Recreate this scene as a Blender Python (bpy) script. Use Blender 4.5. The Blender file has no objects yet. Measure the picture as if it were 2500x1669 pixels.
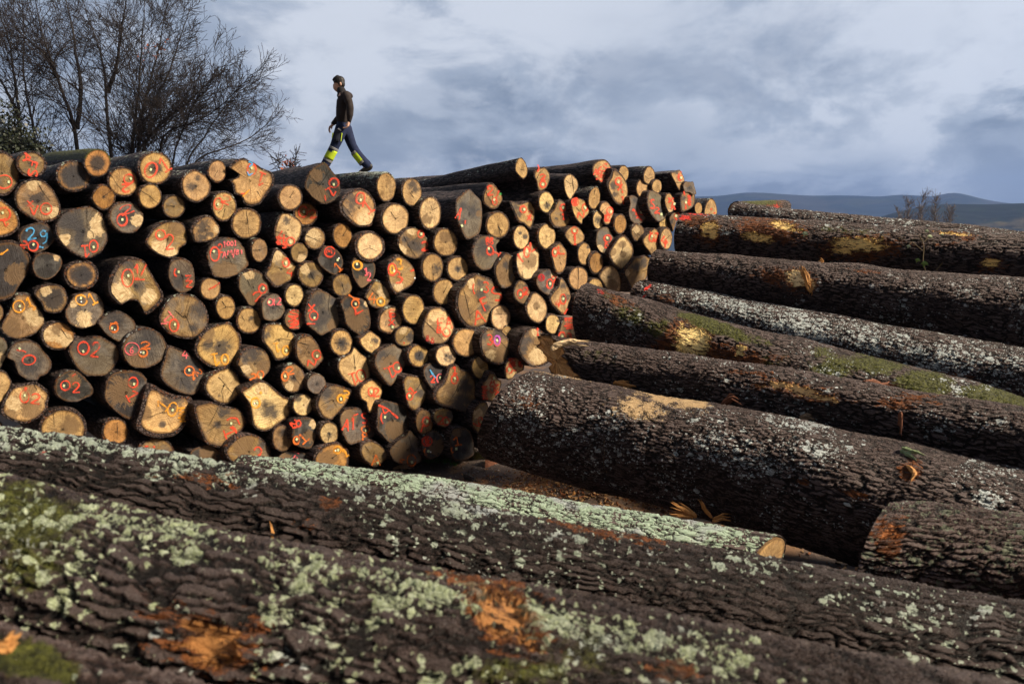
import bpy, math, random
import numpy as np
from mathutils import Vector, Matrix
R = math.radians
S = bpy.context.scene
C = S.collection

# ---------------------------------------------------------------- camera, sky, sun, exposure
F = 1667.0                      # focal length in photo pixels (photo 2500 x 1669)
PITCH = math.atan(294 / F)
CAM = np.array([0.0, 0.0, 4.5])
cam = bpy.data.cameras.new('camera'); camo = bpy.data.objects.new('camera', cam); C.objects.link(camo)
camo.location = CAM; camo.rotation_euler = (math.pi/2 - PITCH, 0, 0)
cam.sensor_width = 36.0; cam.lens = 36.0 * F / 2500.0
cam.clip_start = 0.05; cam.clip_end = 20000
cam.dof.use_dof = True; cam.dof.focus_distance = 12.5; cam.dof.aperture_fstop = 1.9
S.camera = camo

S.view_settings.view_transform = 'Standard'; S.view_settings.look = 'None'
S.view_settings.exposure = 1.08; S.view_settings.gamma = 1.0
S.cycles.max_bounces = 4; S.cycles.diffuse_bounces = 2; S.cycles.glossy_bounces = 2
S.cycles.transparent_max_bounces = 12; S.cycles.volume_bounces = 0

SUN_DIR = Vector((1.0, -0.17, 0.70)).normalized()        # towards the sun
sun = bpy.data.lights.new('sun', 'SUN'); sun.energy = 4.8; sun.angle = R(11); sun.color = (1.0, 0.86, 0.68)
suno = bpy.data.objects.new('sun', sun); C.objects.link(suno)
suno.rotation_euler = (-SUN_DIR).to_track_quat('-Z', 'Y').to_euler()
SUN_EL = math.asin(SUN_DIR.z); SUN_ROT = math.atan2(SUN_DIR.x, SUN_DIR.y)

class NT:
    """tiny helper for writing node trees"""
    def __init__(s, tree): s.t = tree; s.n = tree.nodes; s.l = tree.links
    def new(s, typ, **kw):
        n = s.n.new(typ)
        for k, v in kw.items():
            if k == 'inp':
                for i, val in v.items(): s.put(n.inputs[i], val)
            else: setattr(n, k, v)
        return n
    def put(s, sock, val):
        if isinstance(val, bpy.types.NodeSocket): s.l.new(val, sock)
        elif val is not None: sock.default_value = val
    def m(s, op, a, b=None, c=None, clamp=False):
        n = s.n.new('ShaderNodeMath'); n.operation = op; n.use_clamp = clamp
        for i, v in enumerate((a, b, c)):
            if v is not None: s.put(n.inputs[i], v)
        return n.outputs[0]
    def vm(s, op, a, b=None, out=0):
        n = s.n.new('ShaderNodeVectorMath'); n.operation = op
        s.put(n.inputs[0], a)
        if b is not None: s.put(n.inputs['Scale'] if op == 'SCALE' else n.inputs[1], b)
        return n.outputs[out]
    def mix(s, f, a, b, mode='MIX'):
        n = s.n.new('ShaderNodeMix'); n.data_type = 'RGBA'; n.blend_type = mode; n.clamp_factor = True
        s.put(n.inputs[0], f); s.put(n.inputs[6], a); s.put(n.inputs[7], b)
        return n.outputs[2]
    def noise(s, vec, scale, detail=3, rough=.55, dist=0, out=0):
        n = s.n.new('ShaderNodeTexNoise')
        s.put(n.inputs['Vector'], vec); n.inputs['Scale'].default_value = scale
        n.inputs['Detail'].default_value = detail; n.inputs['Roughness'].default_value = rough
        n.inputs['Distortion'].default_value = dist
        return n.outputs[out]
    def step(s, x, a, b):           # smoothstep a..b (a > b gives a falling edge)
        n = s.n.new('ShaderNodeMapRange'); n.interpolation_type = 'SMOOTHSTEP'
        inv = False
        if isinstance(a, (int, float)) and isinstance(b, (int, float)) and a > b: a, b, inv = b, a, True
        s.put(n.inputs[0], x); s.put(n.inputs[1], a); s.put(n.inputs[2], b)
        n.inputs[3].default_value = 1.0 if inv else 0.0; n.inputs[4].default_value = 0.0 if inv else 1.0
        return n.outputs[0]
    def attr(s, name, kind='GEOMETRY', out=0):
        n = s.n.new('ShaderNodeAttribute'); n.attribute_type = kind; n.attribute_name = name
        return n.outputs[out]
    def sep(s, v):
        n = s.n.new('ShaderNodeSeparateXYZ'); s.put(n.inputs[0], v); return n.outputs
    def comb(s, x, y, z):
        n = s.n.new('ShaderNodeCombineXYZ')
        for i, v in enumerate((x, y, z)): s.put(n.inputs[i], v)
        return n.outputs[0]
    def sepc(s, v):
        n = s.n.new('ShaderNodeSeparateColor'); s.put(n.inputs[0], v); return n.outputs

def rgb(r, g, b): return (r, g, b, 1.0)

world = bpy.data.worlds.new('World'); S.world = world; world.use_nodes = True
def build_world():
    w = NT(world.node_tree); w.n.clear()
    out = w.new('ShaderNodeOutputWorld'); bg = w.new('ShaderNodeBackground')
    sky = w.new('ShaderNodeTexSky', sky_type='NISHITA', sun_disc=False)
    sky.sun_elevation = SUN_EL; sky.sun_rotation = SUN_ROT; sky.air_density = 1.2; sky.dust_density = 2.0
    skyc = w.vm('SCALE', sky.outputs[0], 0.06)
    d = w.new('ShaderNodeTexCoord').outputs['Generated']
    x, y, z = w.sep(d)
    zz = w.m('ADD', w.m('MAXIMUM', z, 0.0), 0.40)
    p = w.comb(w.m('DIVIDE', x, zz), w.m('DIVIDE', y, zz), w.m('MULTIPLY', z, 1.5))
    big = w.noise(w.vm('ADD', p, (3.1, 7.7, 0.0)), 0.85, 3, .5, .4)
    mid = w.noise(w.vm('ADD', p, (11.3, 2.4, 5.0)), 3.0, 9, .60, .35)
    # billows: rounder small clouds low over the horizon
    q = w.comb(w.m('MULTIPLY', x, 1.0), w.m('MULTIPLY', y, 1.0), w.m('MULTIPLY', z, 1.9))
    bil = w.noise(w.vm('ADD', q, (1.7, 0.3, 4.4)), 5.2, 10, .60, .25)
    bilw = w.noise(w.vm('ADD', q, (5.2, 8.1, 0.2)), 1.6, 2, .5)
    dens = w.m('ADD', w.m('MULTIPLY', big, .72), w.m('MULTIPLY', mid, .60))
    # cloud masses that stand over certain parts of the horizon: direction, spread, weight
    def mass(px, py, spread, wt):
        v = Vector((( px - 1250)/F, math.cos(PITCH) + (834.5 - py)/F*math.sin(PITCH), -math.sin(PITCH) + (834.5 - py)/F*math.cos(PITCH))).normalized()
        dt = w.vm('DOT_PRODUCT', d, tuple(v), 1)
        return w.m('MULTIPLY', w.step(dt, math.cos(spread*1.25), 1.0), wt)
    tot = None
    for a in ((2230, 170, .24, .34), (500, 80, .42, .22), (1000, 60, .30, .06), (2420, 330, .20, -.34), (1950, 440, .26, -.34), (1250, 380, .22, -.20), (1800, 90, .22, -.16), (2330, 470, .07, .40), (750, 330, .18, .12)):
        v = mass(*a); tot = v if tot is None else w.m('ADD', tot, v)
    f1 = w.m('ADD', w.step(dens, .56, .80), tot)
    lowm = w.m('MULTIPLY', w.step(z, .30, .17), w.step(z, -.02, .05))
    f2 = w.m('MULTIPLY', w.step(bil, .47, .57), w.m('MULTIPLY', lowm, w.step(bilw, .40, .54)))
    dark, midc, bright = (.092,.117,.163,1), (.200,.230,.283,1), (.350,.370,.412,1)
    c = w.mix(w.step(f1, -.1, .45), dark, midc)
    c = w.mix(w.step(f1, .42, 1.0), c, bright)
    c = w.mix(w.m('MULTIPLY', f2, .85), c, (.36,.38,.425,1))
    under = w.m('MULTIPLY', w.step(bil, .50, .36), w.m('MULTIPLY', lowm, .5))
    c = w.mix(under, c, (.105,.130,.18,1))
    c = w.mix(.90, skyc, c)
    c = w.mix(w.step(y, .30, -.45), c, w.mix(1.0, c, (.42,.40,.39,1), 'MULTIPLY'))      # unseen sky behind the viewer, dimmed to deepen shade on the trunk flanks
    c = w.mix(w.step(z, 0.0, -.08), c, (.05,.06,.08,1))
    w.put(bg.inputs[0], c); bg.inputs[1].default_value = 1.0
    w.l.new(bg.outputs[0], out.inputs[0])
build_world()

# ---------------------------------------------------------------- view geometry
FWD = np.array([0, math.cos(PITCH), -math.sin(PITCH)]); RGT = np.array([1.0, 0, 0]); UPV = np.array([0, math.sin(PITCH), math.cos(PITCH)])
def ray(x, y):
    x = np.asarray(x, float); y = np.asarray(y, float)
    return FWD + ((x - 1250)/F)[..., None]*RGT + ((834.5 - y)/F)[..., None]*UPV
def at(x, y, depth): return CAM + ray(x, y)*depth
def proj(P):
    v = np.asarray(P) - CAM; d = np.maximum(v @ FWD, 1e-3)
    return 1250 + F*(v @ RGT)/d, 834.5 - F*(v @ UPV)/d
def on_plane(x, y, P, n):
    d = ray(x, y); t = ((P - CAM) @ n)/(d @ n)
    return CAM + d*t[..., None]
def unit(v): v = np.asarray(v, float); return v/np.linalg.norm(v)

# ---------------------------------------------------------------- object helpers
def mesh(name, V, quads=None, tris=None, smooth=True, polys=None):
    me = bpy.data.meshes.new(name)
    if polys is not None:
        me.from_pydata([tuple(v) for v in V], [], polys)
    else:
        V = np.asarray(V, np.float32); me.vertices.add(len(V)); me.vertices.foreach_set('co', V.ravel())
        idx = []; starts = []; n = 0
        for arr, k in ((quads, 4), (tris, 3)):
            if arr is None or len(arr) == 0: continue
            arr = np.asarray(arr, np.int32).reshape(-1, k); idx.append(arr.ravel())
            starts.append(n + np.arange(len(arr))*k); n += len(arr)*k
        idx = np.concatenate(idx); starts = np.concatenate(starts)
        me.loops.add(len(idx)); me.loops.foreach_set('vertex_index', idx)
        me.polygons.add(len(starts)); me.polygons.foreach_set('loop_start', starts.astype(np.int32))
        me.update(calc_edges=True)
    if smooth: me.polygons.foreach_set('use_smooth', np.ones(len(me.polygons), bool))
    return me
def fattr(me, name, arr, kind):
    a = me.attributes.new(name, kind, 'POINT')
    a.data.foreach_set({'FLOAT':'value','FLOAT_VECTOR':'vector','FLOAT_COLOR':'color'}[kind], np.asarray(arr, np.float32).ravel())
def link(name, me, mats=(), parent=None, matrix=None):
    o = bpy.data.objects.new(name, me)
    for m in (mats if isinstance(mats, (list, tuple)) else [mats]): me.materials.append(m) if me is not None and hasattr(me, 'materials') else None
    C.objects.link(o)
    if matrix is not None: o.matrix_world = matrix
    if parent is not None: o.parent = parent
    return o
def tag(o, label=None, cat=None, group=None, kind=None):
    for k, v in (('label', label), ('category', cat), ('group', group), ('kind', kind)):
        if v: o[k] = v
    return o
def empty(name, loc=(0,0,0)):
    o = bpy.data.objects.new(name, None); C.objects.link(o); o.location = loc; o.empty_display_size = .1
    return o
def grid_quads(nr, nc, wrap=True):
    i = np.arange(nr - 1)[:, None]; j = np.arange(nc if wrap else nc - 1)[None]
    j2 = (j + 1) % nc
    return np.stack([i*nc + j, i*nc + j2, (i+1)*nc + j2, (i+1)*nc + j], -1).reshape(-1, 4)
def material(name):
    m = bpy.data.materials.new(name); m.use_nodes = True; t = NT(m.node_tree)
    b = t.n['Principled BSDF']
    return m, t, b
def plain(name, col, rough=.7, var=.0, scale=20, spec=.3):
    m, t, b = material(name)
    if var:
        co = t.new('ShaderNodeTexCoord').outputs['Object']
        n = t.noise(co, scale, 4, .6)
        c = t.mix(n, tuple(v*(1 - var) for v in col) + (1,), tuple(min(1, v*(1 + var)) for v in col) + (1,))
        t.put(b.inputs['Base Color'], c)
        bump = t.new('ShaderNodeBump', inp={'Strength': .3, 'Distance': .01}); t.put(bump.inputs['Height'], n); t.put(b.inputs['Normal'], bump.outputs[0])
    else: b.inputs['Base Color'].default_value = tuple(col) + (1,)
    b.inputs['Roughness'].default_value = rough; b.inputs['Specular IOR Level'].default_value = spec
    return m
# ---------------------------------------------------------------- materials
def bark_material(name, disp, grain=1.0):
    """ridged bark with lichen, moss, torn patches, sawdust and paint spots driven by point attributes"""
    m, t, b = material(name)
    lc = t.attr('lc', out=1)                        # metres: along the log, across (two axes)
    rnd = t.new('ShaderNodeObjectInfo').outputs['Random']
    off = t.vm('SCALE', t.comb(rnd, t.m('MULTIPLY', rnd, 7.3), t.m('MULTIPLY', rnd, 3.1)), 37.0)
    p = t.vm('ADD', lc, off)
    warp = t.vm('ADD', t.vm('SCALE', t.vm('SUBTRACT', t.noise(p, 1.6*grain, 2, .5, out=1), (.5, .5, .5)), .16), t.vm('SCALE', t.vm('SUBTRACT', t.noise(p, 9.0*grain, 2, .5, out=1), (.5, .5, .5)), .050))
    p1 = t.vm('ADD', p, warp)
    v = t.new('ShaderNodeTexVoronoi', feature='DISTANCE_TO_EDGE')
    t.put(v.inputs['Vector'], t.vm('MULTIPLY', p1, (3.0*grain, 21.0*grain, 21.0*grain))); v.inputs['Scale'].default_value = 1.0
    dn0 = t.noise(p, 4.5*grain, 4, .65)
    ridge = t.step(t.m('ADD', v.outputs['Distance'], t.m('MULTIPLY', t.m('SUBTRACT', dn0, .5), .22)), .0, .22)
    vb = t.new('ShaderNodeTexVoronoi', feature='DISTANCE_TO_EDGE')
    t.put(vb.inputs['Vector'], t.vm('MULTIPLY', t.vm('ADD', p1, (5, 3, 1)), (3.6*grain, 30.0*grain, 30.0*grain)))
    ridge = t.m('ADD', ridge, t.m('MULTIPLY', t.m('SUBTRACT', t.step(vb.outputs['Distance'], .0, .26), ridge), t.m('MULTIPLY', t.step(t.noise(p, 1.5, 3, .6), .42, .60), .30)))
    v2 = t.new('ShaderNodeTexVoronoi', feature='DISTANCE_TO_EDGE')
    t.put(v2.inputs['Vector'], t.vm('MULTIPLY', p1, (12.0*grain, 62.0*grain, 62.0*grain)))
    ridge2 = t.step(v2.outputs['Distance'], .0, .30)
    fib = t.noise(t.vm('MULTIPLY', p1, (9.0, 60.0, 60.0)), 1.0, 6, .72)
    glint = t.noise(t.vm('MULTIPLY', p1, (26.0, 95.0, 95.0)), 1.0, 4, .7)
    lump = t.noise(p, 1.7, 3, .5)
    h = t.m('ADD', t.m('MULTIPLY', ridge, .70), t.m('ADD', t.m('MULTIPLY', ridge2, .22), t.m('MULTIPLY', fib, .66)))
    A = t.sepc(t.attr('ma')); aA = t.attr('ma', out=3); B = t.sepc(t.attr('mb'))
    lich, moss, bare, dust, red, rust, green = A[0], A[1], A[2], aA, B[0], B[1], B[2]
    # the bark's own colours, then furrow shade and ridge glints painted over
    hue = t.noise(p, 3.3, 4, .6); hue2 = t.noise(t.vm('ADD', p, (9, 4, 2)), 7.0, 4, .65)
    c = t.mix(t.step(hue, .35, .65), rgb(.042,.018,.011), rgb(.056,.031,.026))
    c = t.mix(t.step(hue2, .52, .70), c, rgb(.082,.054,.041))
    c = t.mix(t.m('MULTIPLY', t.step(hue, .62, .74), t.step(hue2, .44, .6)), c, rgb(.085,.026,.011))
    c = t.mix(t.m('MULTIPLY', fib, .75), c, rgb(.012,.008,.007))
    c = t.mix(t.step(h, .84, .46), c, rgb(.007,.005,.004))  # furrows blackened beyond their own dark, to deepen their shading
    tip = t.m('MULTIPLY', t.step(h, .86, 1.18), .75)
    c = t.mix(tip, c, rgb(.165,.125,.115))  # highlight painted on the ridge tops
    c = t.mix(t.m('MULTIPLY', t.step(glint, .56, .68), t.m('MULTIPLY', t.step(h, .5, .85), .8)), c, t.mix(hue2, rgb(.14,.11,.10), rgb(.24,.21,.20)))  # pale specks painted as sky glints on the ridges
    c = t.vm('SCALE', c, t.attr('tone', 'OBJECT', 2))
    # rust coloured inner bark and bare wood
    edge = t.noise(t.vm('MULTIPLY', p1, (7, 38, 38)), 1.0, 6, .72)
    en = t.m('ADD', t.m('MULTIPLY', t.m('SUBTRACT', edge, .5), 1.7), t.m('MULTIPLY', t.m('SUBTRACT', t.noise(t.vm('MULTIPLY', p, (.6, 1, 1)), 12.0, 4, .65), .5), 1.3))
    rv = t.m('ADD', t.m('MAXIMUM', rust, t.m('MULTIPLY', bare, 1.2)), en)
    rm = t.m('MULTIPLY', t.step(rv, .44, .54), t.step(t.m('MAXIMUM', rust, bare), .02, .15))
    c = t.mix(rm, c, t.mix(t.step(edge, .38, .66), rgb(.030,.012,.006), rgb(.235,.078,.022)))
    bv = t.m('ADD', bare, t.m('MULTIPLY', en, 1.05)); bm = t.m('MULTIPLY', t.step(bv, .52, .66), t.step(bare, .05, .2))
    wood = t.mix(t.noise(t.vm('MULTIPLY', p, (4, 50, 50)), 1.0, 4, .6), t.attr('barec', 'OBJECT'), t.mix(1.0, t.attr('barec', 'OBJECT'), rgb(1.45,1.65,1.9), 'MULTIPLY'))
    wood = t.mix(t.step(edge, .49, .43), wood, rgb(.12,.050,.018))
    c = t.mix(bm, c, wood)
    # moss
    mn = t.noise(p, 34.0, 5, .7); ml = t.noise(p, 5.0, 4, .6)
    mm = t.step(t.m('ADD', t.m('MULTIPLY', moss, 1.25), t.m('SUBTRACT', t.m('ADD', t.m('MULTIPLY', ml, .8), t.m('MULTIPLY', mn, .45)), .62)), .48, .72)
    mm = t.m('MULTIPLY', mm, t.step(moss, .02, .2))
    c = t.mix(mm, c, t.mix(t.step(mn, .3, .7), rgb(.018,.019,.006), rgb(.120,.125,.022)))
    # lichen crusts: patches with lobed edges, broken by the fissures
    l2 = t.noise(p, 2.6, 3, .5); l3 = t.noise(p, 60.0, 3, .6); lw = t.noise(p, 38.0, 4, .7); lm = None
    pw = t.vm('ADD', p, t.vm('SCALE', t.vm('SUBTRACT', t.noise(p, 30.0, 3, .6, out=1), (.5, .5, .5)), .045))
    for sc_, sh in ((9.0*grain, 0.0), (19.0*grain, 3.7), (38.0*grain, 8.1)):        # rosettes of three sizes
        vo = t.new('ShaderNodeTexVoronoi', feature='F1'); t.put(vo.inputs['Vector'], t.vm('MULTIPLY', t.vm('ADD', pw, (sh, sh*2, sh)), (.8, 1, 1))); vo.inputs['Scale'].default_value = sc_
        cr = t.sepc(vo.outputs['Color']); act = t.step(t.m('SUBTRACT', t.m('ADD', t.m('MULTIPLY', lich, .40 if sc_ < 12 else (.52 if sc_ < 25 else .60)), t.m('MULTIPLY', t.m('SUBTRACT', l2, .52), 1.7)), cr[0]), -.02, .02)
        rad = t.m('ADD', t.m('ADD', .10, t.m('MULTIPLY', t.step(lich, .75, 1.4), .24)), t.m('MULTIPLY', cr[1], .40))
        q = t.m('MULTIPLY', act, t.step(t.m('ADD', t.m('SUBTRACT', rad, vo.outputs['Distance']), t.m('MULTIPLY', t.m('SUBTRACT', lw, .5), .50)), -.02, .06))
        lm = q if lm is None else t.m('MAXIMUM', lm, q)
    lm = t.m('MULTIPLY', lm, t.m('MULTIPLY', t.step(t.m('ADD', h, t.m('MULTIPLY', t.m('SUBTRACT', lw, .5), .5)), .40, .72), t.step(lich, .02, .12)))
    lm = t.m('MULTIPLY', lm, t.m('SUBTRACT', 1.0, t.m('MAXIMUM', bm, t.m('MULTIPLY', rm, .75))))
    lc_ = t.mix(t.step(l3, .35, .65), t.attr('lich_a', 'OBJECT'), t.attr('lich_b', 'OBJECT'))
    lc_ = t.mix(t.step(l2, .55, .68), lc_, rgb(.40,.43,.42))
    c = t.mix(lm, c, lc_)
    # sawdust
    dn = t.noise(p, 70.0, 4, .7); dl = t.noise(p, 7.0, 5, .65)
    dm = t.step(t.m('ADD', t.m('MULTIPLY', dust, 1.0), t.m('ADD', t.m('MULTIPLY', t.m('SUBTRACT', dl, .5), 1.1), t.m('MULTIPLY', t.m('SUBTRACT', dn, .5), .7))), .42, .58)
    dm = t.m('MULTIPLY', dm, t.step(dust, .02, .15))
    c = t.mix(dm, c, t.mix(dn, rgb(.38,.25,.12), rgb(.72,.52,.29)))
    # red paint marks
    pm = t.m('MULTIPLY', t.step(t.m('ADD', red, t.m('MULTIPLY', en, .8)), .42, .6), t.step(red, .02, .1))
    c = t.mix(pm, c, rgb(.78,.045,.03))
    t.put(b.inputs['Base Color'], c)
    rough = t.m('ADD', .62, t.m('MULTIPLY', lm, .3)); t.put(b.inputs['Roughness'], rough)
    b.inputs['Specular IOR Level'].default_value = .28
    hh = t.m('MULTIPLY', h, t.m('SUBTRACT', 1.0, t.m('MULTIPLY', bm, .75)))
    hh = t.m('SUBTRACT', hh, t.m('MULTIPLY', bm, .25))
    if disp:
        d = t.new('ShaderNodeDisplacement', inp={'Midlevel': .8, 'Scale': disp}); t.put(d.inputs['Height'], t.m('ADD', hh, t.m('MULTIPLY', lump, .6)))
        t.l.new(d.outputs[0], t.n['Material Output'].inputs['Displacement']); m.displacement_method = 'BOTH'
    else:
        bp = t.new('ShaderNodeBump', inp={'Strength': .9, 'Distance': .03}); t.put(bp.inputs['Height'], hh); t.put(b.inputs['Normal'], bp.outputs[0])
    return m
BARK = bark_material('bark_thick', .040, 1.22)
BARK_STACK = bark_material('bark_furrowed', .034, 1.35)
BARK_FINE = bark_material('bark_fine', .026, 1.25)
BARK_PILE = bark_material('bark_of_pile_logs', 0, 1.1)

def face_material():
    """sawn end grain: rings that follow the outline, rays, heart stain, traced stains"""
    m, t, b = material('end_grain')
    fc = t.attr('fc', out=1); st = t.attr('st', out=2); br = t.attr('br', out=2)
    u, v, r = t.sep(fc)
    info = t.new('ShaderNodeObjectInfo'); rnd = info.outputs['Random']; col = info.outputs['Color']
    heart = t.attr('heart', 'OBJECT', 2)
    off = t.comb(t.m('MULTIPLY', rnd, 91.0), t.m('MULTIPLY', rnd, 53.0), t.m('MULTIPLY', rnd, 17.0))
    uv = t.vm('ADD', t.comb(u, v, 0.0), off)
    n1 = t.noise(uv, 1.6, 4, .6, .3); n2 = t.noise(uv, 5.0, 6, .66); nf = t.noise(uv, 34.0, 4, .65)
    # rays: noise of the direction, drifting slowly with the radius
    dirv = t.vm('NORMALIZE', t.comb(u, v, 0.0))
    ray_ = t.noise(t.vm('ADD', t.vm('ADD', t.vm('SCALE', dirv, 13.0), t.comb(0.0, 0.0, t.m('MULTIPLY', r, 1.2))), off), 1.0, 5, .75)
    rings = t.m('SINE', t.m('ADD', t.m('MULTIPLY', r, 62.0), t.m('MULTIPLY', n2, 14.0)))
    # saw marks: faint straight bands
    ang = t.m('MULTIPLY', rnd, 40.0)
    sw = t.m('ADD', t.m('MULTIPLY', u, t.m('COSINE', ang)), t.m('MULTIPLY', v, t.m('SINE', ang)))
    saw = t.noise(t.comb(t.m('MULTIPLY', sw, 24.0), t.m('MULTIPLY', rnd, 30.0), t.m('MULTIPLY', n1, 1.0)), 1.0, 3, .6)
    c = t.mix(t.step(n1, .30, .72), t.mix(1.0, col, rgb(.70,.64,.58), 'MULTIPLY'), t.mix(1.0, col, rgb(1.14,1.10,1.02), 'MULTIPLY'))
    c = t.mix(t.m('MULTIPLY', t.step(ray_, .51, .37), .75), c, t.mix(1.0, c, rgb(.48,.42,.36), 'MULTIPLY'))
    ray2 = t.noise(t.vm('ADD', t.vm('SCALE', dirv, 34.0), t.comb(0.0, 0.0, t.m('MULTIPLY', r, 2.0))), 1.0, 4, .7)
    c = t.mix(t.m('MULTIPLY', t.step(ray2, .47, .36), .6), c, t.mix(1.0, c, rgb(.50,.44,.38), 'MULTIPLY'))
    c = t.mix(t.m('MULTIPLY', t.step(rings, .2, 1.0), .34), c, t.mix(1.0, c, rgb(.58,.50,.42), 'MULTIPLY'))
    c = t.mix(t.m('MULTIPLY', t.step(saw, .5, .32), .34), c, t.mix(1.0, c, rgb(.55,.52,.50), 'MULTIPLY'))
    c = t.mix(t.m('MULTIPLY', t.step(n2, .54, .70), .42), c, t.mix(1.0, c, rgb(.42,.38,.36), 'MULTIPLY'))
    # sapwood band and browned rim
    sap = t.m('MULTIPLY', t.step(r, .72, .84), t.step(r, 1.0, .92))
    c = t.mix(t.m('MULTIPLY', sap, .30), c, t.mix(1.0, c, rgb(1.30,1.16,.92), 'MULTIPLY'))
    c = t.mix(t.m('MULTIPLY', t.step(t.m('ADD', r, t.m('MULTIPLY', t.m('SUBTRACT', n2, .5), .22)), .87, .99), .85), c, rgb(.10,.050,.018))
    # blotches of stain that follow nothing
    bl = t.noise(t.vm('ADD', uv, (2, 5, 8)), 1.9, 5, .6, .8)
    c = t.mix(t.m('MULTIPLY', t.step(t.m('SUBTRACT', bl, t.m('MULTIPLY', t.m('SUBTRACT', rnd, .35), .16)), .53, .59), .50), c, t.mix(1.0, c, rgb(.50,.47,.46), 'MULTIPLY'))
    gr = t.m('MULTIPLY', t.step(t.noise(t.vm('ADD', uv, (7, 1, 3)), 1.15, 4, .55, .5), .50, .66), .62)
    c = t.mix(t.m('MULTIPLY', gr, t.attr('grey', 'OBJECT', 2)), c, t.mix(n2, rgb(.085,.080,.076), rgb(.20,.185,.165)))
    # heart stain
    hv = t.m('SUBTRACT', heart, t.m('ADD', t.m('MULTIPLY', r, 1.2), t.m('MULTIPLY', t.m('SUBTRACT', t.m('ADD', n2, ray_), 1.0), .75)))
    hm = t.step(hv, .02, .42)
    c = t.mix(t.m('MULTIPLY', hm, .93), c, t.mix(n2, rgb(.020,.018,.018), rgb(.065,.055,.050)))
    # traced stains with ragged edges
    n3 = t.noise(t.vm('ADD', uv, (4, 9, 1)), 2.4, 5, .6, .6)
    rag = t.m('ADD', t.m('MULTIPLY', t.m('SUBTRACT', n3, .5), 2.0), t.m('ADD', t.m('MULTIPLY', t.m('SUBTRACT', n2, .5), .7), t.m('MULTIPLY', t.m('SUBTRACT', ray_, .5), 1.3)))
    dk = t.step(t.m('ADD', st, t.m('MULTIPLY', t.m('MULTIPLY', rag, .95), t.step(st, .0, .3))), .06, .80)
    c = t.mix(t.m('MULTIPLY', dk, .86), c, t.mix(n2, rgb(.020,.020,.024), rgb(.060,.055,.055)))
    pl = t.step(t.m('SUBTRACT', t.m('MULTIPLY', st, -1.0), t.m('MULTIPLY', rag, .75)), .30, .48)
    pl = t.m('MULTIPLY', pl, t.step(st, -.02, -.15))
    c = t.mix(t.m('MULTIPLY', pl, .88), c, t.mix(t.step(t.m('ADD', t.m('MULTIPLY', ray2, .6), t.m('MULTIPLY', n2, .5)), .42, .66), rgb(.30,.195,.085), rgb(.66,.50,.28)))
    bn = t.step(t.m('ADD', br, t.m('MULTIPLY', t.m('MULTIPLY', rag, .8), t.step(br, 0., .3))), .28, .52)
    c = t.mix(t.m('MULTIPLY', bn, .78), c, t.mix(ray_, rgb(.085,.052,.026), rgb(.22,.135,.065)))
    c = t.mix(t.m('MULTIPLY', t.step(nf, .55, .68), .55), c, t.mix(1.0, c, rgb(.45,.42,.4), 'MULTIPLY'))
    t.put(b.inputs['Base Color'], c); b.inputs['Roughness'].default_value = .78; b.inputs['Specular IOR Level'].default_value = .22
    hgt = t.m('ADD', t.m('ADD', t.m('MULTIPLY', ray_, .6), t.m('MULTIPLY', saw, .7)), t.m('ADD', t.m('MULTIPLY', nf, .4), t.m('MULTIPLY', n2, .5)))
    bp = t.new('ShaderNodeBump', inp={'Strength': .9, 'Distance': .02}); t.put(bp.inputs['Height'], hgt); t.put(b.inputs['Normal'], bp.outputs[0])
    return m
FACE = face_material()
CRACK = plain('open_crack', (.012, .009, .007), .9)

def paint_material(name, col):
    m, t, b = material(name)
    sv = t.attr('sv', out=2); co = t.new('ShaderNodeTexCoord').outputs['Object']
    n = t.noise(co, 45.0, 4, .7); n2 = t.noise(co, 9.0, 3, .6)
    n4 = t.noise(co, 120.0, 3, .7)
    a = t.m('MULTIPLY', t.step(t.m('ADD', t.m('ABSOLUTE', sv), t.m('MULTIPLY', t.m('SUBTRACT', n, .5), 1.2)), 1.1, .42), t.m('MULTIPLY', t.step(n2, .24, .52), t.step(n4, .25, .55)))
    t.put(b.inputs['Base Color'], t.mix(n, tuple(v*.8 for v in col) + (1,), tuple(min(1, v*1.1) for v in col) + (1,)))
    b.inputs['Roughness'].default_value = .6; b.inputs['Specular IOR Level'].default_value = .2
    t.put(b.inputs['Alpha'], t.m('MULTIPLY', a, .80))
    return m
PAINT = {'r': paint_material('spray_paint_red_orange', (.74,.070,.032)), 'o': paint_material('spray_paint_orange', (.72,.17,.03)),
         'y': paint_material('spray_paint_yellow_orange', (.85,.36,.03)), 'n': paint_material('spray_paint_pink', (.80,.13,.15)),
         'c': paint_material('spray_paint_sky_blue', (.07,.36,.68)), 'b': paint_material('spray_paint_blue', (.05,.25,.65)),
         'v': paint_material('spray_paint_purple', (.45,.10,.50)), 'q': paint_material('spray_paint_dark_red', (.42,.015,.02)),
         'e': paint_material('spray_paint_green', (.05,.55,.12))}
TAGM = plain('paper_tag', (.44,.48,.26), .6); PINM = plain('white_pin', (.75,.75,.72), .5)
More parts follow.
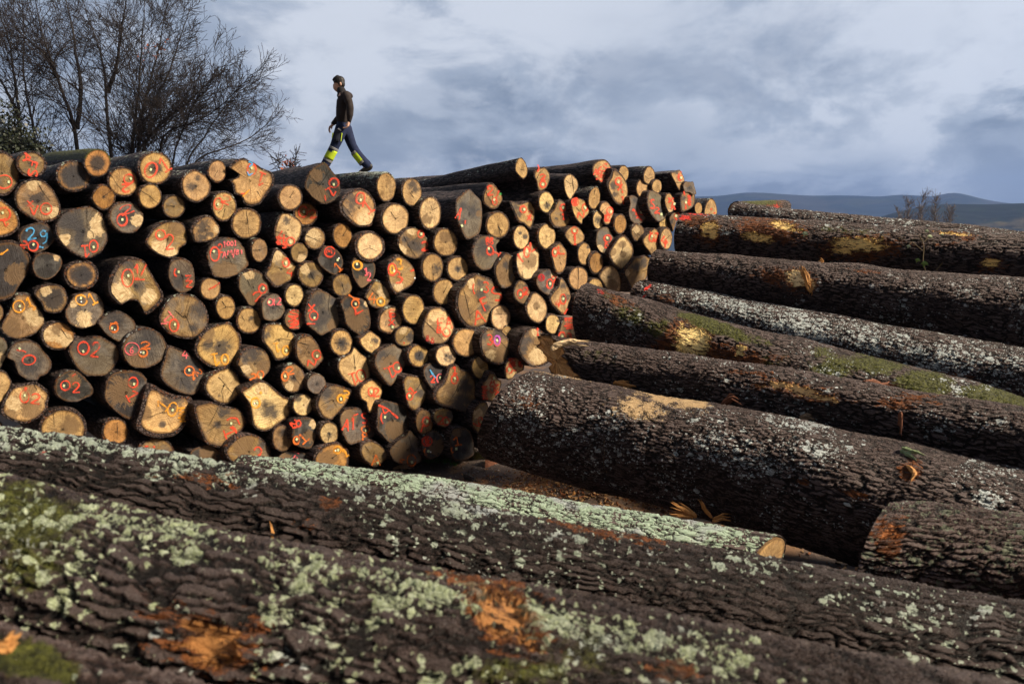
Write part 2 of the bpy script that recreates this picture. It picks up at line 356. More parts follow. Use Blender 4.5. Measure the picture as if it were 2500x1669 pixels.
# ---------------------------------------------------------------- log ends of the pile
# tile|shape|wood style, heart|marks and stains|depth offset|label      (coordinates are traced in enlarged tiles of the view)
TILES = {'T1':(0,350,5.22),'T2':(0,600,5.22),'T3':(0,850,5.22),'T4':(400,350,5.22),'T5':(400,600,5.22),'T6':(400,850,5.22),
         'T7':(800,350,5.22),'T8':(800,600,5.22),'T9':(800,850,5.22),'U1':(1150,350,6.711),'U2':(1150,560,6.711),
         'U3':(1150,770,6.711),'U4':(1400,370,6.711),'U5':(1400,570,6.711)}
LOGS = """
T1|E 20,385,225,275|M.2|rO:50,490,100,85 t:105,493|0|brown log at the pile's outer edge with a red ring, top row
T1|E 400,265,195,172,10|M.5|rA:345,180,60,50,100 rF:400,262,55,70,110 rS:415,375,50,60,100|0|brown log in thick dark bark with red scrawl AFS in top row
T1|E 1240,250,172,182|O.95|k:1105,285,1200,300,1330,350|0|dark hearted log under the bright green mossy bark
T1|E 935,420,225,195,10|O1.2|d:960,430,190|0|ochre log with large black heart below the mossy log
T1|E 1570,490,200,190,20|L.15|rO:1640,455,64,60 r2:1600,570,55,50,180 t:1662,450 k:1385,380,1450,460,1490,530,1560,600|0|pale split log marked red 02 under the lichen spotted log
T1|E 1975,315,215,215|L.75|rO:1918,340,72,100,25 r1:2090,265,70,95,-30 t:1915,335|0|round dark hearted log marked red 01 in top row
T1|P 1160,700 1200,600 1300,520 1420,560 1475,670 1430,800 1320,855 1220,800|O.4|k:1300,690,1420,600|0|small ochre log squeezed below the pale split 02 log
T1|E 1910,675,150,162|L.2|k:1780,600,1890,660,2010,770|0|small pale log with grey bark and a long straight crack
T1|E 2215,805,145,150|M.25||0|smallest brown log below the pale log with grey bark
T1|P 190,640 260,520 400,455 560,480 690,610 770,790 740,940 560,1005 400,950 260,860 195,760|M.3|d:480,690,110 p:440,530,90 p:690,880,70 rX:385,770,45,40 rV:430,850,60,60 rO:588,832,72,72 t:612,835 k:480,500,560,640,640,740|0|big tan log with faded red V and ring above the blue 29 log
T1|P -200,700 -20,700 120,790 220,900 245,1050 150,1150 0,1195 -200,1180|O.2|rO:45,900,85,85 r1:55,1015,55,50,160 t:30,882|0|orange brown log with red ring and arrow at the pile's edge
T1|P 235,1200 300,1080 520,1005 650,1080 705,1200 640,1310 470,1400 300,1330|D.0|c2:390,1150,60,75,-10 c9:558,1190,55,85,-10 r2:305,1285,42,38,40 rO:420,1305,63,65 t:423,1288 c~:495,1315,550,1330|0|black log with blue number 29
T1|P 710,1060 800,890 1000,820 1160,805 1290,900 1365,1080 1365,1250 1280,1390 1110,1465 960,1410 820,1310 730,1190|G.3|d:900,980,190 d:1010,1180,130 p:1230,1050,110 p:850,1190,90 p:1140,1180,60 k:1105,830,1110,1080,1180,1130,1195,1190,1150,1260,1050,1260,975,1390 r1:1085,1380,60,75,175 rO:1190,1310,55,78 t:1190,1322|0|very large grey log with a deep hooked crack
T1|E 1610,945,225,198,15|G.9|p:1750,980,70 r2:1605,845,90,55,-20 rO:1550,975,65,75 t:1553,972|0|grey log with dark heart and red 2 over a ring
T1|P 1850,1250 1960,1080 2100,1000 2210,985 2330,1020 2385,1130 2390,1260 2290,1340 2270,1420 2160,1460 2020,1420 1900,1330|M.2|p:2020,1340,100 p:2190,1390,60 b:2250,1080,90 rO:2042,1165,65,62,30 r2:2160,1255,55,95 t:2022,1178|0|ragged brown log with knobbly edge and red 02
T2|P -150,40 90,-60 250,-20 370,130 380,250 320,400 220,560 180,640 0,700 -150,600|D.2|b:200,350,120 y~:-20,110,20,105,100,45 y*:20,100,22|0|huge dark splintered log with a yellow stroke at the pile's edge
T2|P 410,270 450,130 560,85 740,120 790,180 780,280 700,380 600,435 470,390|D.0|p:720,150,40|0|plain slate grey log under the blue 29 log
T2|E 1035,370,222,195|O1.1|d:1050,380,150|0|thick barked log with black heart under the very large grey log
T2|P 1390,500 1450,330 1560,190 1700,150 1830,190 1920,330 2000,470 2070,620 2050,700 1960,800 1860,865 1800,770 1750,700 1640,700 1530,750 1420,640 1395,600|M.25|d:1650,230,110 d:1740,510,70 p:1540,560,120 p:1900,650,80 rO:1625,410,72,112 r1:1745,320,40,95 r/:1825,310,40,75 r-:1775,432,62,10 t:1630,380|0|huge fluted log marked red 01 with a scalloped lower edge
T5|P 55,300 100,190 240,160 350,220 390,340 390,500 330,570 220,605 120,540 60,420|G.3|d:180,480,90 b:300,500,60 rC:185,335,55,62 rZ:315,450,50,75 t:185,330 k:240,380,250,520|0|grey brown log with red C and ladder mark
T2|P 440,620 480,540 640,490 780,510 850,600 865,720 800,830 680,860 570,830 530,730|M1.2|p:590,570,60|0|black hearted log with a pale upper lip
T2|P 830,830 900,700 960,620 1150,580 1270,640 1330,760 1310,880 1220,1000 1040,1055 900,1000 840,920|G.15|p:1070,940,90 p:940,740,40 yO:1030,690,75,62,30 y1:1170,670,55,75,-30 t:1025,665 w:1030,712|0|grey log with pale streak and yellow O1
T2|P 5,1050 60,920 130,800 200,620 290,605 380,620 480,760 560,880 575,1000 490,1100 380,1150 230,1195 80,1150|M.1|p:430,900,100 b:150,1050,110 yO:240,770,75,75,20 y1:370,710,40,60,-15 y*:430,790,35 t:250,765 w:262,815|0|pear shaped tan log with yellow O1
T2|E -60,855,105,130|M.1||0|brown sliver of a log cut off beside the pear shaped log
T2|E 745,1145,215,188|O.1|p:650,1130,100 p:840,1190,75 b:720,1060,60 k:780,1060,850,1165,950,1200|0|round orange log with a bright butterfly shaped centre
T2|P 1250,965 1370,860 1540,835 1690,930 1735,1030 1690,1130 1540,1230 1380,1150 1290,1050|G.4|p:1640,1000,55 d:1450,920,110 o~:1400,985,1450,990,1470,960,1500,1000 oO:1450,1042,55,58 t:1425,1045 w:1460,1066|0|small dark log with a thin orange ring and amber corner
T2|P 1550,1290 1620,1150 1780,1065 1920,1050 2050,1120 2125,1260 2120,1400 2010,1500 1850,1560 1680,1540 1580,1430|G.2|d:1850,1200,160 b:1750,1480,110 nO:1680,1310,92,80 n6:1675,1325,30,42 oO:1820,1358,58,52 o2:1850,1265,65,45 t:1825,1357 w:1792,1352|0|large grey log with pink circled 6
T5|P -60,900 20,730 100,640 240,605 400,640 520,760 570,900 560,1020 470,1130 370,1180 200,1170 60,1110 -40,1000|M.1|p:100,710,80 p:410,980,75 p:350,830,35 d:470,800,110 d:380,1050,60 k:140,820,240,910,290,915,350,1060,370,1165 k:290,915,330,770 n1:40,915,75,65,-130 n~:-40,990,40,990 rO:125,1012,58,78 t:137,1000|0|massive log with pink 1, star shaped cracks and black side
T2|P 870,1330 930,1210 1030,1160 1100,1190 1240,1145 1380,1200 1500,1290 1525,1420 1450,1560 1350,1655 1110,1655 980,1560 910,1440|G.2|p:1350,1540,90 p:1230,1600,60 d:1060,1250,130 rO:1060,1300,72,82 r2:1215,1320,55,95,10 t:1057,1340|0|large grey log with rust red 02 beside the round orange log
T3|P 80,100 180,-70 330,-110 480,-60 570,40 660,180 620,310 500,370 470,415 350,400 240,340 200,250 170,160|G.1|p:260,-30,80 p:560,230,60 d:380,230,150 rO:365,145,85,62,-10 r~:210,20,300,30,330,50 t:247,0|0|two toned grey log with one red oval below the pear shaped log
T2|P -100,1150 40,1170 95,1260 80,1400 0,1560 -100,1600|G.1|p:20,1420,50|0|grey tan log cut off by the pile's edge above a yellow wedge
T6|P -40,290 10,130 50,-20 150,0 320,80 480,210 540,330 500,470 380,595 200,565 50,470 -20,390|G.0|p:100,170,120 p:40,330,60 d:330,250,170 d:300,430,110 n4:265,80,45,50 oO:318,285,62,58,-20 o1:370,350,25,50,180 o2:440,305,38,40,60 t:318,275 k:210,370,260,500|0|half pale half black log with orange Q2
T3|P -120,300 50,285 120,360 145,440 90,600 0,710 -120,700|L.0||0|yellow wedge of a log cut off by the pile's edge
T3|P 10,790 60,640 150,500 300,455 460,435 560,500 635,580 600,700 595,780 480,890 330,955 180,930 60,870|L.1|b:370,520,80 b:390,780,110 b:140,860,70 p:170,700,90 rO:310,610,58,78 r2:450,640,60,65,10 r*:325,510,26 t:310,597 k:430,450,490,580,570,660|0|bright cream and brown log with red 02 near the bottom row
T3|P 690,490 730,370 860,280 990,290 1100,390 1180,490 1185,580 1100,630 980,680 830,675 720,600|D.0|b:930,420,80 rO:830,470,58,62 r2:965,495,50,65 r/:935,340,30,16 t:808,473 k:1180,500,1090,570,1050,640|0|dark slate log with red 02 and a split lip
T3|P 1330,560 1360,400 1460,300 1640,280 1780,300 1868,380 1865,480 1800,560 1780,760 1725,900 1600,890 1400,740 1330,640|D.1|b:1560,560,170 rO:1690,432,60,66,20 r1:1690,600,70,75,60 t:1703,452|0|dark brown log with pointed base and red ring over 1
T3|P 1740,960 1790,800 1830,620 1880,490 1960,480 2100,560 2250,610 2400,600 2465,700 2440,800 2400,920 2300,1050 2200,1120 2000,1135 1860,1100 1770,1040|L.1|d:2180,680,130 b:1850,830,80 p:2100,980,130 d:2060,960,40 y1:2070,715,70,80,-50 yO:2195,772,60,88,15 y#:2310,840,55,90 t:2195,782|0|cream and black log with yellow 10 and a thick scribble
T3|E 800,1030,310,265|L.3|b:900,970,110 k:680,830,690,1000|.1|half hidden tan log peeping over the foreground trunk
T3|E 1470,1060,172,178|O.2|k:1490,940,1490,1160|.1|small ochre log with upright crack at the foot of the pile
T3|E 1990,1320,235,182|M.2|r~:1840,1245,1890,1240 r*:1962,1250,20 k:1880,1160,1960,1200,2000,1270|.1|low tan log with two red dabs at the foot of the pile
T3|E -60,1010,95,110|L.1||.1|sliver of yellow log above the lichened foreground trunk
T4|P 215,520 240,420 330,345 420,335 530,400 590,490 600,580 560,680 430,758 310,720 240,640|L.35|d:340,540,60 d:430,450,40|0|pale log with grey smudge and pointed base
T4|E 680,355,120,145|L.0||0|small plain pale log on the top row beside the blue and red painted log
T4|P 830,290 940,200 1030,190 1150,250 1260,320 1370,370 1405,460 1380,550 1280,700 1220,780 1090,805 1020,760 990,680 900,640 880,540 850,470 940,430 950,350 880,330|L.05|c~:1075,230,1130,260,1080,300 c~:1060,360,1075,410,1130,380 rO:1115,332,55,74 r1:1230,460,60,85,-160 y~:1000,680,1085,590 r~:975,640,1030,640 t:1112,315 k:1180,610,1215,650,1230,690|0|huge tan log with blue and red ring and deep side notch
T4|E 1610,690,158,170|L.15|k:1600,690,1660,600|0|round pale log tucked below the dark domed log
T4|P 1790,560 1830,400 1930,290 2050,240 2120,320 2200,420 2245,520 2240,650 2150,745 2030,775 1900,700 1830,620|D.0|b:1960,640,110 b:1950,400,80 k:2120,330,1990,530,1840,640 k:1990,530,1850,420 rO:2165,505,62,60 r1:2130,620,70,60,150 r~:2050,660,2060,740 t:2162,523|-.05|dark domed log in front of the walking man's foot
T4|E 765,800,165,195,-10|L.1|rO:692,770,55,78 r2:790,718,60,52,25 t:685,775 k:690,890,800,790 k:780,830,745,960|0|pale log with crisp red 02 below the huge notched log
T4|E 1050,1020,198,200,-10|L.0|k:1050,860,1070,1030,1080,1150|0|plain pale round log with fine upright check below the crisp 02 log
T4|E 1805,900,155,162|O.0|rO:1770,870,55,72 r2:1890,900,48,50,-10 t:1778,873 k:1750,945,1850,940|.25|ochre log marked red 02 peeping between two others
T4|P 345,1110 400,1010 540,915 640,960 715,1080 690,1180 600,1240 500,1260 390,1255 365,1180|L.0|d:490,1080,110 d:480,1190,80 d:600,1150,40 p:660,1090,50|0|cream log with a jet black ragged heart
T4|P 1410,1120 1440,1000 1500,880 1590,885 1750,1000 1755,1150 1700,1260 1600,1330 1500,1310 1420,1230|P.0|d:1560,980,45 b:1500,1200,80 k:1420,1120,1560,1180,1700,1250 r4:1500,1190,60,75 r5:1530,1300,30,35 r#:1460,1240,40,45 rO:1610,1250,55,55 t:1607,1262|0|stepped pale log with heavy red scrawl
T4|E 1925,1210,135,145|M.0|p:1900,1180,80 k:1810,1175,1900,1215,1990,1250|0|small grey log with a broad cross split
T7|E 190,1175,128,165,-8|O.1||0|plain ochre oval log below the log marked large red O1
T5|P 545,90 590,-20 680,-90 800,-110 930,-80 1030,30 1070,150 1085,240 1000,330 900,385 760,415 640,390 600,320 560,200|G.1|b:780,330,120 d:700,-30,90 rO:645,105,58,90 r2:715,30,30,55 n1:768,-25,16,38 n0:815,-28,20,28 n0:860,-30,20,28 n1:905,-40,16,34 nA:765,112,26,42 nM:835,85,32,34 n/:888,92,12,60 nB:932,80,22,30 n1:985,72,8,26 t:632,70 k:820,130,870,240|0|broad grey log with pink writing AM
T5|E 1215,55,105,152|M.2|k:1110,60,1220,50,1310,15|0|small brown oval log with a level crack beside the pink lettered log
T5|P 1290,370 1350,250 1390,100 1430,40 1490,60 1600,160 1690,250 1715,340 1640,430 1440,525 1350,450|M.0|p:1420,130,70 p:1590,230,50 b:1450,420,80 rO:1550,215,45,56 r4:1605,340,50,50 t:1550,218 k:1440,270,1520,300|0|triangular tan log with red ring and 4
T5|E 1725,85,112,130,-8|M.3|p:1760,170,50|.05|small grey log with a light rim under the small cross split log
T5|P 1960,170 2000,70 2060,0 2160,20 2250,100 2290,220 2250,310 2180,375 2080,330 1990,250|D.0|rO:2110,75,65,65 rM:2100,70,35,28 o1:2215,265,50,60,-40 t:2208,178 w:2225,155|0|blackish log with thin red circled M
T5|E 1870,365,165,175,-15|M.65|p:1800,300,60 k:1860,340,1910,430,1940,520|0|tan ringed log with dark split heart below the small light rimmed log
T5|E 590,545,135,145|L.0|r~:565,555,640,520,710,468|0|small pale log with a single red slash
T5|P 945,490 960,370 1060,320 1160,305 1260,360 1330,480 1335,600 1250,700 1200,755 1095,765 1020,660 960,570|G.05|p:1080,370,60 b:1150,680,90 rO:1255,545,50,58 r2:1195,640,65,55,-15 t:1265,540 k:1060,430,1120,550|0|smooth grey log with red 02 under the pink lettered log
T5|E 1660,630,122,155|P.0|k:1620,655,1645,675|0|small creamy white log below the triangular log
T5|P 1240,760 1270,680 1370,610 1450,620 1530,730 1540,830 1500,910 1400,960 1270,930|G.1|p:1450,850,55 d:1390,780,60 n0:1350,715,40,45 n1:1400,705,10,45 n2:1455,705,35,45 t:1333,715 k:1400,740,1520,820|0|small brown grey log with thin pink 012
T5|E 785,785,130,155,-8|L.2|k:735,700,790,775,890,770 k:790,775,710,820|0|small pale log with a forked crack beside the massive log
T5|E 1085,950,165,175,-10|L.1|p:960,850,50 d:1110,920,30 k:985,890,1030,960|0|pale oval log below the smooth grey 02 log
T5|E 1660,940,125,140|M.2|rS:1650,860,75,40 rX:1650,930,75,40 rZ:1650,1000,75,45 r/:1720,940,25,80|0|small round log covered in red scribble
T5|P 1805,880 1840,720 1880,620 1960,550 2090,600 2210,690 2240,820 2245,960 2200,1050 2080,1110 2000,1145 1900,1070 1820,990|G.1|d:1950,720,110 d:2000,950,130 d:2180,700,60 b:2150,1010,70 rX:1880,790,50,50 rO:1905,890,55,60 r-:1870,992,55,8 t:1912,915 k:2110,620,2090,760,2110,880|0|large charcoal grey log with faint red ring on its side
T5|P 400,1270 500,1100 660,1000 840,970 940,1070 985,1180 975,1330 900,1480 760,1560 590,1540 460,1450 405,1370|L.2|d:740,1290,110 d:560,1260,70 b:560,1130,80 y1:650,1455,65,80,170 yO:775,1445,45,68,-5 t:775,1450 k:440,1280,560,1250,650,1230|0|large tan log with yellow IO and black heart
T5|P 1245,1120 1290,1000 1430,975 1560,1000 1660,1110 1685,1220 1650,1350 1560,1440 1430,1460 1360,1350 1260,1220|L.1|d:1290,1150,60 b:1330,1040,40 y1:1435,1300,45,60,170 yO:1552,1330,43,60 t:1555,1332 k:1400,1220,1480,1175,1650,1210 k:1570,1160,1600,1080|0|cream log with pale yellow IO beside the large charcoal grey log
T5|P 1675,1330 1690,1200 1780,1140 1870,1140 1960,1250 2040,1420 2000,1490 1930,1560 1850,1590 1740,1500 1690,1420|M.1|b:1900,1320,70 rO:1940,1385,55,62 rN:1880,1490,60,38 t:1945,1400 k:1720,1230,1850,1260,1780,1380|0|tan log with red ring over N
T8|E 175,1235,148,172|L.55|d:180,1250,70|0|round log with soft dark centre below the dark purple log
T6|P 930,200 990,60 1100,-10 1250,10 1340,90 1365,200 1330,310 1230,400 1120,420 1010,330 960,240|M.1|d:1130,60,130 d:1050,130,60 p:1060,250,60 b:1270,230,70 o2:1130,365,40,45,20 oO:1225,330,42,45 t:1230,370|0|brown log with dark brow and small orange 20
T6|P 515,490 570,360 690,280 830,240 920,310 985,430 980,540 900,660 800,710 680,690 570,600|P.0|d:705,600,25 k:690,360,770,450,800,470 k:770,450,730,550,745,600,755,690 k:790,480,880,580|0|bright cream log with brown rim and zigzag crack
T6|P 985,540 1080,480 1160,420 1270,415 1350,460 1430,540 1530,620 1605,660 1605,850 1500,940 1400,1020 1290,1060 1190,1040 1130,960 1110,830 1080,700 1010,600|P.0|d:1320,770,95 d:1400,820,60 p:1240,500,70 y~:1040,600,1100,630 y*:1230,560,25 yO:1165,690,55,66 t:1183,690 w:1150,697|0|big cream log shaped like a blunt star
T6|E 1645,380,155,195,-8|M.5|p:1600,480,50 oO:1540,355,42,63 o2:1600,285,55,48,-10 t:1538,353 k:1640,340,1730,460|0|dark rimmed log with small orange 02 beside the blunt star log
T6|E 1945,450,118,132|G.5||0|little dark plain log below the tan log with red ring over N
T6|E 1775,720,135,145|P.1|d:1730,640,55 p:1830,700,60|0|small cream log with a dark wedge
T6|P 1945,720 1980,600 2070,480 2180,455 2300,490 2390,530 2385,600 2300,740 2200,850 2120,920 2020,880 1970,800|M.0|p:2100,790,90 d:2080,560,90 yO:2250,640,45,52 y2:2315,580,45,40,20 t:2250,643 k:2000,720,2150,650,2200,750|0|long sloping log with yellow 02
T6|P 385,740 500,690 600,680 760,730 950,770 1040,860 1050,970 980,1060 860,1150 740,1265 560,1220 500,1120 440,980|M.1|d:760,800,80 b:960,850,90 d:680,970,50 r~:800,915,850,880,930,890,965,970 r1:840,1070,80,70,70 r~:860,990,910,1020,920,1090 t:852,952 k:690,750,640,850,560,1000 k:540,1060,680,970,900,970|0|wide brown log with a red arc near the foot of the pile
T6|P 790,1330 820,1250 950,1130 1080,1095 1220,1130 1330,1240 1360,1350 1320,1460 1200,1520 1000,1500 850,1430|M.1|d:1280,1200,80 b:1020,1250,120 r2:1195,1340,55,88|0|wide brown log with one large red 2 in the bottom row
T6|E 1510,1145,132,175,-4|M.1|d:1540,1060,60|0|plain grey tan oval log beside the large red 2 log
T6|P 1640,1150 1650,1000 1700,900 1820,875 1920,910 1955,1040 1920,1180 1860,1280 1720,1250 1670,1180|D.1|p:1900,960,50 b:1850,1120,70 r2:1650,950,30,40,60 rO:1710,955,32,40 r~:1630,1010,1690,1000 o1:1765,1140,80,60,-40 oO:1683,1168,38,50 t:1685,1155|0|dark log with small red 20 over orange 1
T6|E 2105,1080,128,150|P.2|d:2110,1100,30 k:2110,1080,2090,1200|0|small cream log with a dark pith near the foot of the pile
T6|P 330,1330 430,1260 580,1225 680,1290 760,1390 780,1470 600,1560 400,1500|D.1|b:570,1340,100|.1|black log half sunk behind the foreground trunk
T6|P 1430,1430 1500,1340 1620,1300 1750,1310 1870,1390 1875,1500 1650,1560 1450,1500|D.1|b:1540,1380,70 oC:1555,1430,45,45 n4:1670,1400,45,40 n~:1650,1310,1720,1340|.1|black log in the bottom row with orange arc and pink squiggle
T9|P -180,1420 -120,1300 -20,1230 120,1195 230,1250 270,1340 240,1530 60,1580 -120,1540|O.2|b:-20,1420,110 d:-80,1300,40 yO:120,1290,46,46 y1:215,1320,35,55,-30 t:125,1290 w:92,1298|0|orange brown bottom row log with yellow O1
T7|E 745,555,125,195,-3|L.15|k:740,405,780,430|0|pale oval log at the end of the lichened log the man walks on
T7|E 1070,620,128,185,-3|L.3|d:1080,530,60 d:1120,580,50 k:1040,620,1120,730|0|pale oval log with grey blotches beside the lichened top log
T7|P 165,840 160,760 240,640 390,575 500,610 590,720 615,850 600,970 540,1055 380,1060 250,960 190,900|L.0|d:310,740,100 d:230,890,90 d:380,660,40 p:480,960,100 rO:412,700,56,74,10 r1:505,805,70,85,-35 t:413,722 k:180,770,280,900,340,1000|0|large oval log with bold red O1 below the walking man
T7|E 860,960,175,202,-5|P.2|k:800,870,860,960,910,930|0|plain creamy round log below the lichened top log
T7|E 1305,885,145,220,-3|P.0|b:1260,960,60 k:1310,795,1335,850,1440,785|0|tall cream oval log with a star check beside the grey slab log
T7|P 1635,720 1700,650 1800,580 1880,650 1955,740 1970,950 1940,1130 1890,1190 1770,1225 1690,1080 1635,930|G.0|d:1720,800,60 d:1850,850,90 d:1720,1000,50 b:1930,900,40 rA:1670,895,30,75,20 r~:1750,980,1745,1030 t:1705,1050|-.12|tall grey slab log with squared sides
T7|P 1980,660 2020,560 2060,505 2120,520 2200,630 2230,720 2160,825 2080,835 1990,760|L.0|b:2020,740,60 r2:2065,600,40,60 rO:2125,740,30,45 r/:2150,670,30,70 r~:2030,580,2060,590 e*:2195,645,22 t:2115,718 k:2010,620,2080,740,2120,830|0|small split log with a green paint spot
T7|E 2165,1040,152,182|L.0|k:2170,1050,2190,1130,2215,1215 k:2175,1060,2215,1120,2225,1205|0|pale round log with a wedge split below the green spotted log
T7|P 1845,1400 1870,1290 1930,1190 2020,1170 2120,1185 2195,1230 2150,1290 2160,1380 2200,1430 2190,1490 2140,1570 2040,1610 1960,1615 1880,1540|G.0|p:2150,1500,60 d:2000,1330,110 rB:2035,1245,22,42 rB:2085,1245,22,42 rO:2062,1365,42,56 r1:2140,1395,45,50,-60 t:2045,1338|0|grey log with red letters BB and a bite out of its side
T7|E 535,1310,190,205,-15|P.05|p:530,1190,40 k:450,1360,530,1330,620,1370|0|broad cream log in dark bark below the bold O1 log
T7|P 890,1260 920,1170 1000,1090 1120,1070 1210,1130 1280,1240 1290,1310 1200,1430 1130,1475 1000,1440 910,1350|M.0|d:1100,1300,110 d:1020,1200,60 p:960,1350,60 p:1060,1140,60 k:970,1190,1040,1320,1120,1450 rO:1180,1155,38,48 r2:1230,1310,45,55 t:1187,1155|0|grey log with red 02 and a slanting black seam
T7|E 1500,1260,162,185,-5|L.25|b:1490,1200,60|0|plain tan oval log below the tall cream oval log
T8|P 300,260 330,160 430,110 520,130 600,230 608,330 570,430 440,540 380,490 320,380|D.1|b:450,470,80 yO:372,250,60,54,20 y~:430,120,455,210 n1:485,325,30,50 n2:515,390,28,52 t:365,232 k:400,300,500,370,600,450|-.02|dark log with a yellow shield shaped ring
T8|P 755,330 770,250 830,170 890,120 990,160 1080,250 1125,350 1110,450 1040,530 940,580 880,615 810,540 770,430|M.1|p:905,510,55 rO:818,302,54,76 yO:812,300,26,50 y3:910,235,38,70,-10 r3:885,400,60,80,-20 r~:1050,325,1095,305 t:840,322 w:1103,410|0|pinkish brown log with red O3 and yellow curl
T8|E 1335,275,142,185,-3|L.1|d:1400,300,70 k:1340,440,1345,350,1420,330|0|pale grey oval log with a hatch shaped check
T8|E 1655,290,140,155|L.4|d:1655,290,50|0|round pale log with smoky heart beside the pale hatch check log
T8|E 185,500,130,145,-8|M.35||0|small grey log with smooth rings above the large charcoal log
T8|P 470,650 520,560 600,440 690,470 770,570 800,680 740,780 640,800 540,760 500,690|M.0|p:700,600,60 b:560,600,60 o4:565,665,55,70 yO:670,710,52,52 t:665,708 k:560,560,660,660|0|small tan log with orange 4 and yellow ring
T8|E 1478,585,140,170|L.05|k:1470,600,1520,500|0|plain golden oval log beside the huge AFS log
T8|P 1640,750 1660,580 1720,500 1780,420 1900,345 1960,370 2060,410 2170,500 2235,620 2200,730 2140,860 2060,970 1900,1050 1780,1020 1680,900|M.0|b:1690,720,90 b:1730,880,100 d:1930,480,50 d:1960,620,60 d:2140,560,50 d:1990,800,60 p:1840,480,50 rC:1885,540,40,75 r3:2010,525,40,70 rS:2145,610,62,90,-25 rF:2000,740,60,85,-25 rA:1920,905,80,85,-15 t:1953,557 k:1730,560,1790,800,1820,960 k:1810,880,1950,760|0|huge log lettered AFS in red
T8|E 1092,810,150,190|L.05|k:1105,925,1125,940|0|pale oval log with a tiny black nick
T8|P 165,700 250,630 350,650 480,690 520,790 545,900 545,1030 490,1090 430,1155 330,1090 240,1000 200,850|D.0|b:350,930,140 p:490,740,30 oO:345,735,50,55 o~:260,620,330,670,400,680 rV:375,830,70,35,20 r~:350,780,350,885 t:350,738|0|dark purple log with orange ring and anchor stroke
T8|P 640,1000 660,880 740,790 840,765 920,820 960,930 930,1040 850,1110 740,1115 660,1070|L.0|d:850,900,50 d:820,1000,70 d:900,840,30 rF:810,860,45,45 rP:830,900,45,45 rX:810,975,45,40 t:820,1030|0|cream log with smudged red FP and black stain
T8|P 1200,1080 1230,940 1300,800 1420,770 1530,830 1600,950 1615,1080 1540,1200 1450,1255 1310,1250 1220,1170|P.0|b:1300,1090,120 b:1400,1210,60 d:1470,800,30 k:1240,960,1360,1080,1480,1210 rF:1430,990,55,70 rB:1420,1070,35,40 rA:1540,975,45,75 rO:1510,1100,50,55 q8:1270,1175,28,40 q8:1330,1200,28,40 t:1503,1083|0|split two tone log with red scrawl and dark red 88
T8|E 978,1150,128,130|M.0|d:1050,1150,60 p:970,1080,50 r-:970,1235,8,20|0|small mossy yellow log with dark side
T8|P 400,1190 440,1150 530,1080 620,1130 680,1190 660,1290 580,1380 480,1330 420,1260|P.0|d:600,1200,40|.05|small pale log peeping below the dark purple log
T8|E 2205,910,130,165|P.0|b:2190,830,40 k:2120,870,2320,870|.25|cream log half hidden behind the huge AFS log
U2|P 390,720 400,600 480,480 560,390 640,400 720,500 755,640 730,800 660,930 520,965 440,880|M.2|p:700,600,50 p:500,900,60 d:580,580,60|0|tan grey oval log beside the bitten BB log
T8|E 1768,1230,185,190|L.1||0|large plain beige round log
T8|P 1940,1250 1950,1130 2020,1060 2120,1050 2230,1100 2310,1210 2320,1340 2270,1470 2180,1510 2060,1480 1970,1380|M.0|d:2170,1120,90 d:1990,1150,50 b:2230,1370,90 p:2080,1390,60 r3:2060,1195,40,68 nO:2150,1210,42,66 vO:2152,1200,34,56 t:2150,1203 k:2190,1210,2310,1340|0|grey tan log with red 3 and purple ring
U3|E 590,280,90,115|L.0|k:540,260,640,340|.3|little tan log wedged behind the purple ringed log
T9|E 1160,95,138,150|L.8|d:1170,100,60|0|small round log with near black heart beside the small mossy yellow log
T9|E 1505,95,135,140|P.4|d:1550,110,60|0|small round cream log with dark side patch above the black blue marked log
T9|P 120,230 150,130 290,50 340,-30 420,50 520,140 540,280 540,380 470,470 400,490 300,480 190,380 140,300|P.0|d:400,470,40 k:330,80,350,280 r1:325,390,60,75,165 rO:420,345,55,78,-15 t:437,352|0|bright yellow fan shaped log with red IO
T9|P 595,170 640,40 760,-30 860,-60 950,20 1000,120 970,250 890,380 810,475 750,440 640,290|G.1|b:780,200,100 d:700,100,80 rO:880,240,50,65,-15 r1:795,310,80,75,160 t:897,250 k:700,150,820,20|0|ragged dark grey log with red IO below the small mossy yellow log
T9|P 960,430 990,350 1060,340 1200,380 1265,470 1270,580 1220,700 1110,795 1030,740 990,600|M.0|p:1100,640,70 d:1190,560,60 r1:1070,530,55,45,-30 rO:1040,610,40,48 t:1033,600 k:1210,400,1130,530,1030,640|0|tan kite shaped log with red O1
T9|P 1215,330 1240,230 1340,170 1450,200 1500,290 1490,400 1390,520 1290,470|D.0|c~:1295,270,1330,330,1370,375 r2:1330,390,32,45 nO:1425,385,42,62 t:1430,375|0|black log with a blue slash and pink ring
T9|P 1360,620 1390,520 1480,440 1520,330 1560,220 1640,205 1710,270 1800,290 1880,400 1910,550 1890,700 1790,830 1650,790 1480,740 1400,700|M.0|p:1470,590,80 p:1665,320,40 p:1870,480,45 b:1560,500,70 d:1760,480,120 d:1700,700,140 r1:1615,275,40,45 rO:1610,395,42,56 t:1612,380 k:1700,380,1620,560,1540,680|0|broad two lobed log, tan and slate, with red 1
T9|P 400,540 440,460 560,390 680,440 695,560 650,680 590,810 540,835 500,760 490,690 420,640|L.0|b:660,450,30 rO:550,550,38,58 r2:612,560,40,55 t:550,548|0|tooth shaped pale log with red 02
T9|P 635,850 640,740 700,660 900,700 1010,750 1038,870 1035,1010 960,1100 800,1210 680,1090 635,1030|D.1|b:850,1050,120 rC:715,880,42,82 r~:640,720,760,770,890,885 r~:690,760,720,830,770,790 k:800,880,840,930 d:825,900,40 t:722,873|0|dark brown log with a black hole and red C
